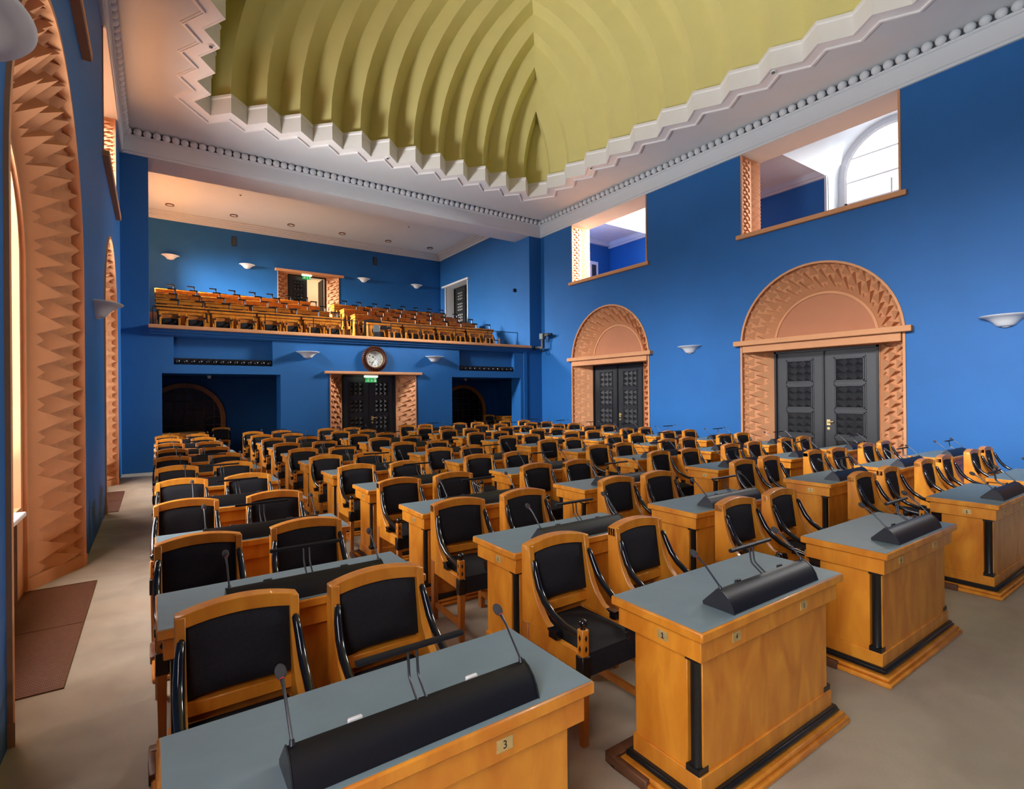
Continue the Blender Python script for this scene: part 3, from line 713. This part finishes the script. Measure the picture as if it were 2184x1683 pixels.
# ------------------------------------------------------------------ console with microphones and lamp
def make_console():
    e = empty('conference_console')
    x0, x1 = .265, .985
    pr = [(.028, .782), (.040, .815), (.058, .842), (.080, .860), (.102, .869), (.110, .870), (.112, .864), (.175, .797), (.178, .790), (.17, .782)]
    L('housing', MB().prism(pr, lambda y, z, t: (t, y, z), x0, x1), BLACKM, e, smooth=30, bevel=.0015)
    for x in (x0 - .004, x1):
        q = MB(); q.prism([(.026, .782), (.038, .816), (.057, .844), (.08, .863), (.11, .873), (.185, .795), (.182, .782)], lambda y, z, t: (t, y, z), x, x + .004)
        L('end_plate', q, DGREY, e, smooth=0)
    for x in (x0 + .012, x1 - .012):
        q = MB(); q.tube([(x, .104, .868), (x, .108, .882)], [.008, .006], 10)
        q.tube([(x, .108, .88), (x, .185, .957), (x, .20, .968), (x, .222, .982)], [.0042, .0042, .0045, .006], 8)
        m = L('microphone', q, DGREY, e)
        h = MB().ball((0, 0, 0), .0155, 14, sc=(1, 1, 1.5)); a = radians(-62)
        h.v = [(p[0] + x, p[1] * cos(a) - p[2] * sin(a) + .240, p[1] * sin(a) + p[2] * cos(a) + .992) for p in h.v]
        L('foam_head', h, GREYF, m)
        L('ring_light', MB().tube([(x, .2205, .9805), (x, .2235, .983)], .0072, 10), RED, m)
    xm = .626; q = MB()
    for x in (xm - .014, xm + .014):
        q.tube([(x, .104, .866), (x, .150, .900), (x, .158, .908), (x, .162, .918), (x, .170, .985)], .0042, 8)
    L('lamp_stem', q, DGREY, e)
    q = MB().tube([(xm - .168, .17, .988), (xm + .168, .17, .988)], .0115, 12)
    for x in (xm - .05, xm + .04): q.tube([(x, .17, .988), (x + .002, .17, .988)], .0122, 12)
    q.v = [(x, y, .988 + (z - .988) * .8) for x, y, z in q.v]
    L('lamp_bar', q, BLACKM, e)
    for x in (.44, .80): L('card_slot', MB().box(x - .02, x + .02, .118, .130, .855, .872), DGREY, e, bevel=.003)
    return e
con0 = make_console()

# ------------------------------------------------------------------ armchair (sitter faces -y)
def make_chair(name='armchair', gallery=False):
    e = empty(name); hw = .225; dz = .13 if gallery else 0
    prof = [(.245, .46), (.245, .885), (.175, .885), (.165, .80), (.150, .72), (.125, .64), (.085, .57), (.03, .515), (-.03, .49), (-.03, .455)]
    for s in (-1, 1):
        xa, xb = (s * hw, s * (hw - .036))
        q = MB(); q.prism(prof, lambda y, z, t: (t, y, z), min(xa, xb), max(xa, xb)); L('back_frame', q, WOOD, e, bevel=.003)
        L('rear_leg', MB().box(min(xa, xb), max(xa, xb), .19, .245, 0, .46), WOODR, e, bevel=.003)
        q = MB().box(s * .203 - .021, s * .203 + .021, -.262, -.220, .455 - .012, .575 + dz)
        L('post_block', q, WOOD, e, bevel=.003)
        d = MB(); zs = (.482, .535) if not gallery else (.60, .65)
        for zz in zs:
            for (cx_, cy_, ux, uy) in ((s * .203, -.2632, 1, 0), (s * .203 - .0222, -.241, 0, 1), (s * .203 + .0222, -.241, 0, 1)):
                d.add([(cx_ - .0085 * ux, cy_ - .0085 * uy, zz), (cx_, cy_, zz - .0185), (cx_ + .0085 * ux, cy_ + .0085 * uy, zz), (cx_, cy_, zz + .0185)], [(0, 1, 2, 3)])
        L('diamond_inlay', d, BLACKW, e, smooth=0)
        q = MB().ball((s * .203, -.241, .603 + dz), .0235, 16); q.tube([(s * .203, -.241, .573 + dz), (s * .203, -.241, .585 + dz)], .015, 12); L('ball_finial', q, BLACKG, e)
        q = MB().box(s * .203 - .027, s * .203 + .027, -.268, -.214, .335, .445); L('black_block', q, BLACKW, e, bevel=.003)
        q = MB().prism([(-.022, -.022), (.022, -.022), (.022, .022), (-.022, .022)], lambda a, b, t: (s * .203 + a * (1 if t > .1 else .8), -.241 + b * (1 if t > .1 else .8), t), 0, .336); L('front_leg', q, WOODR, e, bevel=.003)
        L('side_rail', MB().box(min(s * .218, s * .188), max(s * .218, s * .188), -.215, .20, .36, .455), WOOD, e, bevel=.003)
        L('stretcher', MB().box(s * .203 - .012, s * .203 + .012, -.22, .20, .10, .135), WOODR, e, smooth=0)
        q = MB()
        for k in range(3): q.box(min(s * .232, s * .19), max(s * .232, s * .19), -.075 + k * .004, -.02 + .012 * k, .462 + k * .014, .474 + k * .014)
        q.box(min(s * .228, s * .195), max(s * .228, s * .195), -.06, 0, .455, .50)
        L('carved_corner', q, BLACKG, e, smooth=0)
        az = dz
        q = MB().tube([(s * .203, .156, .812), (s * .205, .151, .803), (s * .212, .128, .745), (s * .216, .095, .680), (s * .218, .045, .622 + az * .3), (s * .217, -.03, .575 + az * .6), (s * .212, -.12, .548 + az * .8), (s * .205, -.222, .535 + az * .9)], [.006, .0145, .0175, .019, .019, .018, .0165, .0145], 12)
        L('arm', q, BLACKG, e, smooth=80)
    # crowned top rail
    n = 12; q = MB(); vs = []
    for k in range(n + 1):
        t = -1 + 2 * k / n; x = t * hw; zt = .885 + .032 * (1 - t * t); zb = .832 + .026 * (1 - t * t)
        yb = .245 + .012 * (1 - t * t); yf = .178 + .012 * (1 - t * t)
        vs += [(x, yf, zb), (x, yb, zb), (x, yb, zt), (x, yf, zt)]
    fs = [(0, 1, 2, 3), (n * 4 + 3, n * 4 + 2, n * 4 + 1, n * 4)]
    for k in range(n):
        for j in range(4): fs.append((k * 4 + j, k * 4 + (j + 1) % 4, k * 4 + 4 + (j + 1) % 4, k * 4 + 4 + j))
    q.add(vs, fs); L('top_rail', q, WOOD, e, bevel=.003)
    L('back_panel', MB().box(-.192, .192, .215, .235, .455, .86), WOODR, e, smooth=0)
    z0, z1 = (.578, .852) if not gallery else (.46, .72)
    q = MB(); nx, nz = 8, 8; vs = []
    for i in range(nx + 1):
        for j in range(nz + 1):
            a = -1 + 2 * i / nx; b = -1 + 2 * j / nz; zz = z0 + (z1 - z0) * (j / nz) + .018 * (1 - a * a) * (j / nz)
            bulge = (1 - a ** 6) * (1 - b ** 6)
            yy = .175 + (.845 - zz) * -.14 - .030 * bulge + .012 * (1 - a * a) + .02
            vs.append((a * .186, yy, zz))
    fs = [(i * (nz + 1) + j, (i + 1) * (nz + 1) + j, (i + 1) * (nz + 1) + j + 1, i * (nz + 1) + j + 1) for i in range(nx) for j in range(nz)]
    nb = len(vs); edge = [i * (nz + 1) for i in range(nx + 1)] + [nx * (nz + 1) + j for j in range(1, nz + 1)] + [i * (nz + 1) + nz for i in range(nx - 1, -1, -1)] + [j for j in range(nz - 1, 0, -1)]
    vs2 = vs + [(vs[k][0], .216, vs[k][2]) for k in edge]; m = len(edge)
    fs += [(edge[k], edge[(k + 1) % m], nb + (k + 1) % m, nb + k) for k in range(m)]
    q.add(vs2, fs); L('back_pad', q, FABRIC, e, smooth=50)
    L('lower_rail', MB().box(-.192, .192, .155, .21, .505, .56), WOOD, e, bevel=.004)
    q = MB(); nx, ny = 10, 8; vs = []
    for i in range(nx + 1):
        for j in range(ny + 1):
            a = -1 + 2 * i / nx; b = -1 + 2 * j / ny
            vs.append((a * .183, -.020 + b * .232, .452 + .038 * (1 - a ** 4) * (1 - b ** 4)))
    fs = [(i * (ny + 1) + j, (i + 1) * (ny + 1) + j, (i + 1) * (ny + 1) + j + 1, i * (ny + 1) + j + 1) for i in range(nx) for j in range(ny)]
    q.add(vs, fs); q.box(-.176, .176, -.252, .20, .335, .452); L('seat_cushion', q, FABRIC, e, smooth=50)
    return e
chair0 = make_chair()

# ------------------------------------------------------------------ place the hall furniture
COLX = [0.0, 1.775, 3.525, 5.745, 7.475, 9.215]; ROWN = 10
ORD = ['first', 'second', 'third', 'fourth', 'fifth', 'sixth', 'seventh', 'eighth', 'ninth', 'tenth']
rowname = lambda k: ('front' if k == 0 else ORD[k]) + ' row'
colname = lambda c: ['column by the windows', 'second column', 'third column', 'fourth column', 'fifth column', 'column by the doors'][c]
first = dict(d=True, c=True, s=True); PL = []
num = {0: ('2', '3'), 1: ('4', '5'), 2: ('6', '7'), 3: ('8', '9')}
for c, x in enumerate(COLX):
    for k in range(ROWN):
        y = 1.275 + 1.298 * k
        if k == 9 and c == 0: pass
        d = desk0 if first['d'] else dup(desk0); first['d'] = False
        if c in (1, 3): pass
        d.location = (x, y, 0)
        tag(d, 'amber birch desk with grey-blue top, %s, %s' % (rowname(k), colname(c)), 'desk', 'delegate desks in the hall')
        s = con0 if first['s'] else dup(con0); first['s'] = False
        s.location = (x, y, 0)
        tag(s, 'black microphone console on the desk in the %s, %s' % (rowname(k), colname(c)), 'conference console', 'microphone consoles on the hall desks')
        for j in (0, 1):
            if (c, k) == (1, 0): px = (.165, .845)[j]
            elif (c, k) == (0, 0): px = (.285, .875)[j]
            else: px = (.235, .865)[j] + random.uniform(-.03, .03)
            ch = chair0 if first['c'] else dup(chair0); first['c'] = False
            yy = y + .895 + ((.03 if c == 0 else 0) if (k == 0) else random.uniform(-.035, .04))
            ch.location = (x + px, yy, 0); ch.rotation_euler = (0, 0, random.uniform(-.05, .05) if k else (.0, .03)[j])
            tag(ch, 'black padded armchair, window side of its desk, %s, %s' % (rowname(k), colname(c)) if j == 0 else 'black padded armchair, door side of its desk, %s, %s' % (rowname(k), colname(c)), 'armchair', 'armchairs behind the hall desks')
        if k == 0 and c in num:
            for t, px in zip(num[c], (.27, .835)): PL.append((d, t, px if c else px + .02, False))
        if c in (1, 3): PL.append((d, str(k + 1), .215, True))

# ------------------------------------------------------------------ gallery furniture
GD0 = list(desk0.children)
def light_copy(src, keep):
    e = src.copy(); COL.objects.link(e)
    for ch in GD0:
        if ch.name.split('.')[0] in keep: d = ch.copy(); COL.objects.link(d); d.parent = e
    return e
GYR = [16.40, 17.70, 18.95, 20.20]; GZ = [3.42, 3.79, 4.15, 4.50]
gpl = MB().box(.045, 1.155, .045, .41, .088, .253).build('plinth', WOOD, smooth=0); _t = gpl; gpl = gpl.data; bpy.data.objects.remove(_t)
gch0 = make_chair('gallery_armchair', True); gl0 = None
def make_glamp():
    e = empty('gallery_lamp')
    q = MB().tube([(0, 0, 0), (0, 0, .165)], .022, 8); q.lathe([(.001, .014), (.04, .012), (.042, 0)], (0, 0, 0), 12); L('post', q, DGREY, e)
    q = MB().box(-.195, .024, -.026, .026, .150, .185); L('arm_bar', q, BLACKM, e, smooth=0)
    return e
gl0 = make_glamp(); tb0 = MB().box(-.11, .11, -.05, .05, 0, .03).build('voting_panel', BLACKM, bevel=.003)
fl = dict(l=True, t=True, c=True); rows4 = ['front', 'second', 'third', 'back']
for gi, gx in enumerate((.05, 5.68)):
    blk = ('window side block', 'door side block')[gi]
    for r_ in range(4):
        for u in range(4):
            x = gx + 1.205 * u
            d = light_copy(desk0, ('desk_top', 'frieze', 'front_panel', 'side_panel', 'corner_column', 'plinth')); d.name = 'gallery_desk'
            d.location = (x, GYR[r_], GZ[r_])
            for ch in d.children:
                if ch.name.startswith('plinth'): ch.location.z = -.088 + 0; ch.scale.z = 1.0; ch.data = gpl
            tag(d, 'birch gallery desk, %s desk of the %s row, %s' % (ORD[u], rows4[r_], blk), 'desk', 'desks in the raised gallery')
            for j in range(2):
                o = gl0 if fl['l'] else dup(gl0); fl['l'] = False
                o.location = (x + (.52, 1.09)[j], GYR[r_] + .14, GZ[r_] + .781); nn = ORD[2 * u + j]
                tag(o, 'small black hooked lamp, %s along the %s gallery desks, %s' % (nn, rows4[r_], blk), 'desk lamp', 'lamps on the gallery desks')
                o = tb0 if fl['t'] else dup(tb0); fl['t'] = False
                o.location = (x + (.15, .73)[j], GYR[r_] + .12, GZ[r_] + .781)
                tag(o, 'flat black panel, %s along the %s gallery desk row, %s' % (nn, rows4[r_], blk), 'desk panel', 'flat panels on the gallery desks')
    for u in range(4):
        for j in range(2):
            o = gch0 if fl['c'] else dup(gch0); fl['c'] = False
            o.location = (gx + 1.205 * u + (.31, .885)[j], 16.12, 3.10)
            tag(o, 'birch armchair with low black pad, %s behind the gallery rail, %s' % (ORD[2 * u + j], blk), 'armchair', 'front row armchairs in the gallery')
# aisle-side chairs of the second block, seen past the desk ends
for r_ in range(3):
    o = dup(gch0); o.location = (5.68 + .30, GYR[r_] + .93, GZ[r_])
    tag(o, 'birch armchair behind the stair end of the %s gallery desk row' % rows4[r_], 'armchair', 'armchairs seen from the gallery stair')
for a_ in PL: plate(*a_)
# rails on the ledge
def rail(x0, x1, posts, label, gate=False):
    e = empty('gallery_railing', ((x0 + x1) / 2, 15.1, 3.49), label=label, cat='railing')
    MB().box(x0, x1, 15.09, 15.11, 3.935, 3.955).build('handrail', BLACKM, e, world=True, smooth=0)
    for p in posts: MB().box(p - .01, p + .01, 15.09, 15.11, 3.49, 3.936).build('post', BLACKM, e, world=True, smooth=0)
    if gate:
        MB().box(x0 - .01, x0 + .05, 15.07, 15.13, 3.49, 4.0).box(x0 + .05, x0 + .52, 15.07, 15.13, 3.955, 4.0).build('gate_post', BLACKW, e, world=True, smooth=0)
rail(0.0, 4.93, (.0, 2.455, 3.69, 4.92), 'thin black railing on the ledge before the window wall block of gallery seats')
rail(5.13, 10.65, (5.95, 6.92, 8.16, 9.4, 10.64), 'thin black railing on the ledge past the television camera', True)

# ------------------------------------------------------------------ clock
e = empty('wall_clock', (5.385, YB, 2.84), label='round wall clock in a dark carved wooden frame above the lower doorway', cat='clock')
q = MB(); q.lathe([(.245, -.02), (.255, -.10), (.275, -.115), (.29, -.10), (.30, -.07), (.36, -.06), (.385, -.03), (.39, 0), (.2, 0), (.2, -.03)], (0, 0, 0), 60, axis='y')
L('frame', q, CLOCKW, e, smooth=40)
q = MB()
for k in range(36):
    a = 2 * pi * k / 36
    for (ra, rb, w_) in ((.305, .378, .024),):
        c_, s_ = cos(a), sin(a); c2, s2 = cos(a + .12), sin(a + .12)
        p = [(ra * c_ - w_ / 2 * s_, ra * s_ + w_ / 2 * c_), (ra * c_ + w_ / 2 * s_, ra * s_ - w_ / 2 * c_), (rb * c2 + w_ / 2 * s2, rb * s2 - w_ / 2 * c2), (rb * c2 - w_ / 2 * s2, rb * s2 + w_ / 2 * c2)]
        q.add([(x, -.055, z) for x, z in p] + [((p[0][0] + p[1][0]) / 2, -.105, (p[0][1] + p[1][1]) / 2), ((p[2][0] + p[3][0]) / 2, -.085, (p[2][1] + p[3][1]) / 2)], [(0, 4, 5, 3), (1, 2, 5, 4), (0, 1, 4), (2, 3, 5)])
L('carved_leaves', q, CLOCKW, e, smooth=0)
L('brass_ring', MB().lathe([(.232, -.03), (.236, -.052), (.248, -.05), (.25, -.03)], (0, 0, 0), 48, axis='y'), BRASS, e)
dial = L('dial', MB().lathe([(.0001, -.036), (.238, -.036), (.238, -.02)], (0, 0, 0), 48, axis='y'), DIAL, e, smooth=0)
for k in range(1, 13):
    a = pi / 2 - 2 * pi * k / 12
    text_mesh(str(k), .062, .0005, lambda x, y, z, a=a: (.185 * cos(a) + x, -.0385 - z, .185 * sin(a) + y), 'numeral', INK, dial)
def hand(ang, ln, wd, nm):
    a = pi / 2 - ang; q = MB(); d = Vector((cos(a), 0, sin(a))); n = Vector((-sin(a), 0, cos(a)))
    pts = [d * -ln * .28, d * -ln * .2 + n * wd, d * -ln * .12, d * ln * .5 + n * wd * .3, d * ln * .72 + n * wd * 1.3, d * ln, d * ln * .72 - n * wd * 1.3, d * ln * .5 - n * wd * .3, d * -ln * .12, d * -ln * .2 - n * wd]
    q.add([(p.x, -.043, p.z) for p in pts] + [(p.x, -.041, p.z) for p in pts], [tuple(range(10)), tuple(range(10, 20))] + [(i, (i + 1) % 10, 10 + (i + 1) % 10, 10 + i) for i in range(10)])
    L(nm, q, INK, e, smooth=0)
hand(radians(317), .115, .013, 'hour_hand'); hand(radians(215), .165, .011, 'minute_hand')

# ------------------------------------------------------------------ exit signs
def exit_sign(loc, label, k=1.0):
    e = empty('exit_sign', loc, label=label, cat='sign')
    L('light_tube', MB().box(-.20, .20, -.04, .04, -.035, .02), SIGNL, e, bevel=.01)
    L('green_panel', MB().box(-.17, .17, -.008, .008, -.18, -.037), SIGNG, e, smooth=0)
    q = MB(); y = -.0095
    def poly(pts): q.add([(a, y, b) for a, b in pts], [tuple(range(len(pts)))])
    poly([(.10, -.165), (.15, -.165), (.15, -.055), (.10, -.055)])
    poly([(.012, -.06), (.028, -.06), (.028, -.12), (.045, -.12), (.02, -.16), (-.005, -.12), (.012, -.12)])
    poly([(-.085 + .014 * cos(t * .785), -.065 + .014 * sin(t * .785)) for t in range(8)])
    poly([(-.10, -.082), (-.075, -.078), (-.085, -.118), (-.11, -.115)])
    poly([(-.085, -.118), (-.06, -.135), (-.075, -.165), (-.085, -.163), (-.075, -.138), (-.10, -.122)])
    poly([(-.11, -.115), (-.10, -.118), (-.12, -.145), (-.15, -.145), (-.15, -.137), (-.125, -.135)])
    poly([(-.075, -.08), (-.05, -.10), (-.035, -.09), (-.035, -.098), (-.05, -.11), (-.08, -.09)])
    L('pictograms', q, WHITEG, e, smooth=0)
exit_sign((5.28, YB + .02, 2.335), 'green lit exit sign with running man over the lower black double door')
exit_sign((5.36, GY - .02, 6.88), 'green lit exit sign in the open doorway at the back of the gallery')

# ------------------------------------------------------------------ television cameras
def tv_camera(loc, rz, label, arm):
    e = empty('television_camera', loc, rz, label=label, cat='camera')
    L('pan_head', MB().box(-.14, .04, -.09, .09, .04, .25), GREYBOX, e, bevel=.01)
    L('camera_body', MB().box(.07, .26, -.05, .05, .13, .24).box(.04, .08, -.03, .03, .15, .2), BLACKM, e, bevel=.006)
    L('lens', MB().lathe([(.001, 0), (.035, 0), (.04, .05), (.034, .06), (.045, .13), (.05, .135), (.001, .13)], (.26, 0, .185), 18, axis='x'), BLACKG, e)
    if arm: L('wall_bracket', MB().box(-.09, .0, -.05, .05, -.24, .04).box(-.44, .0, -.035, .035, -.28, -.2).box(-.46, -.42, -.08, .08, -.31, -.17), DGREY, e, bevel=.005)
    else: L('stand', MB().box(-.13, .01, -.07, .07, -.06, .05).box(-.16, .05, -.09, .09, -.10, -.06), DGREY, e, bevel=.005)
    q = MB()
    for k in range(3):
        q.tube([(-.1 + .02 * k, .02, -.2 if arm else .02), (-.12 - .03 * k, -.05, -.34 if arm else -.02), (-.02 + .02 * k, -.09, -.42 if arm else -.06), (.05, -.04, -.30 if arm else -.05), (.0, .0, .06)], .006, 6)
    L('cables', q, BLACKM, e)
tv_camera((11.36, 14.52, 3.66), -pi / 2 + .12, 'grey television camera on a bracket in the blue corner beside the gallery front', True)
tv_camera((5.52, 15.02, 3.60), -.25, 'grey television camera standing on the terracotta ledge above the clock', False)

# ------------------------------------------------------------------ small ceiling and wall fittings
dl = None; nm = ['nearest the window wall', 'second from the window wall', 'third from the window wall', 'fourth from the window wall', 'fifth from the window wall', 'nearest the doors wall']
for k in range(6):
    loc = (.52 + 2.015 * k, 22.0, 8.60)
    if dl is None:
        dl = empty('recessed_downlight', loc); L('trim_ring', MB().lathe([(.13, 0), (.14, -.03), (.115, -.035), (.10, -.01)], (0, 0, 0), 20), GRILL, dl); L('lens_disc', MB().lathe([(.0001, -.015), (.105, -.015), (.105, 0)], (0, 0, 0), 20), WHITEG, dl); o = dl
    else: o = dup(dl); o.location = loc
    tag(o, 'round ringed downlight in the gallery ceiling, %s' % nm[k], 'ceiling light', 'downlights in the gallery ceiling')
sp = None
for loc, lb in (((2.47, 19.65, 8.60), 'small white sprinkler head on the gallery ceiling nearest the window wall'), ((8.55, 19.68, 8.60), 'small white sprinkler head on the gallery ceiling nearest the doors wall'),
                ((.88, 10.60, ZC - .012), 'white round smoke detector on the window side of the zigzag ceiling rim'), ((5.09, 13.05, ZC - .012), 'white round smoke detector on the zigzag rim above the gallery'),
                ((9.97, 10.55, ZC - .012), 'white round smoke detector on the zigzag rim by the far arched door'), ((9.98, 5.44, ZC - .012), 'white round smoke detector on the zigzag rim by the nearer arched door')):
    if sp is None:
        sp = empty('smoke_detector', loc); L('base_disc', MB().lathe([(.0001, 0), (.055, 0), (.05, -.022), (.0001, -.022)], (0, 0, 0), 18), WHITEG, sp); L('sensor_dome', MB().lathe([(.032, -.022), (.028, -.042), (.0001, -.05)], (0, 0, 0), 18), GREYBOX, sp); o = sp
    else: o = dup(sp); o.location = loc
    tag(o, lb, 'detector', 'detectors and sprinklers')
vt = None
for x, lb in ((2.645, 'dark upright air vent on the gallery back wall toward the window side'), (8.325, 'dark upright air vent on the gallery back wall above the lamp past the open door')):
    if vt is None:
        vt = empty('air_vent', (x, GY, 7.88)); L('vent_frame', MB().box(-.085, .085, -.02, 0, -.18, .18), BLACKM, vt, smooth=0)
        q = MB()
        for k in range(8): q.box(-.07, .07, -.028, -.02, -.16 + k * .042, -.142 + k * .042)
        L('louvres', q, GREYBOX, vt, smooth=0); o = vt
    else: o = dup(vt); o.location = (x, GY, 7.88)
    tag(o, lb, 'vent', 'vents on the gallery back wall')
e = empty('wall_loudspeaker', (11.10, 15.84, 5.62), label='tiny black bracketed speaker on the blue pilaster beside the gallery', cat='speaker')
L('speaker_box', MB().box(-.10, -.02, -.04, .04, -.06, .06), BLACKM, e, smooth=0); L('bracket', MB().box(-.02, 0, -.015, .015, -.02, .02), DGREY, e, smooth=0)

# ------------------------------------------------------------------ loose furniture under and behind the gallery
def small_table(loc, wdt, label):
    e = empty('side_table', loc, label=label, cat='table')
    L('table_top', MB().box(-wdt / 2, wdt / 2, -.3, .3, .82, .86), WOOD, e, bevel=.006); L('apron', MB().box(-wdt / 2 + .03, wdt / 2 - .03, -.27, .27, .70, .82), WOOD, e, smooth=0)
    for a in (-1, 1):
        for b_ in (-1, 1): L('leg', MB().box(a * (wdt / 2 - .06) - .025, a * (wdt / 2 - .06) + .025, b_ * .24 - .025, b_ * .24 + .025, 0, .70), WOODR, e, smooth=0)
small_table((.62, 15.85, 0), .95, 'birch side table in the wide dark recess under the gallery')
small_table((10.72, 15.98, .12), .6, 'birch side table at the mouth of the narrow recess beside a lone armchair')
MB().box(9.5, 11.05, 15.6, 16.9, 0, .12).build('floor_step', WOODD, smooth=0, **ST)
o = dup(chair0); o.location = (10.22, 16.12, .12); o.rotation_euler = (0, 0, .12)
tag(o, 'lone black padded armchair in the narrow recess under the gallery beside a birch table', 'armchair', 'armchairs in the recesses')
o = dup(chair0); o.location = (1.55, 16.6, 0); o.rotation_euler = (0, 0, -.1)
tag(o, 'lone armchair in the wide dark recess before the leaded arch', 'armchair', 'armchairs in the recesses')
for ch in con0.children:
    if ch.name.startswith('card_slot'): ch.data = ch.data.copy(); ch.data.materials[0] = WHITEG
for lx, lb in ((1.25, 'small white ceiling lamp inside the wide dark recess under the gallery'), (9.2, 'small white ceiling lamp inside the narrow recess under the gallery')):
    e = empty('recess_lamp', (lx, 16.3, 2.345), label=lb, cat='ceiling light')
    L('lamp_base', MB().lathe([(.0001, -.02), (.05, -.02), (.05, 0)], (0, 0, 0), 16), WHITEG, e); L('lamp_bowl', MB().lathe([(.05, -.02), (.045, -.06), (.02, -.08), (.0001, -.082)], (0, 0, 0), 16), WHITEG, e)
# red chair beyond the gallery door
e = empty('red_armchair', (5.98, 24.6, 4.5), .3, label='red upholstered armchair in the lit corridor beyond the gallery door', cat='armchair')
L('seat', MB().box(-.3, .3, -.28, .28, .28, .48), RED, e, bevel=.03, seg=2); L('backrest', MB().box(-.3, .3, .2, .34, .40, 1.15), RED, e, bevel=.04, seg=2)
for a in (-1, 1): L('armrest', MB().box(a * .34 - .05, a * .34 + .05, -.26, .3, .28, .66), RED, e, bevel=.03, seg=2)
for a in (-1, 1):
    for b_ in (-1, 1): L('leg', MB().box(a * .27 - .02, a * .27 + .02, b_ * .24 - .02, b_ * .24 + .02, 0, .28), WOODD, e, smooth=0)
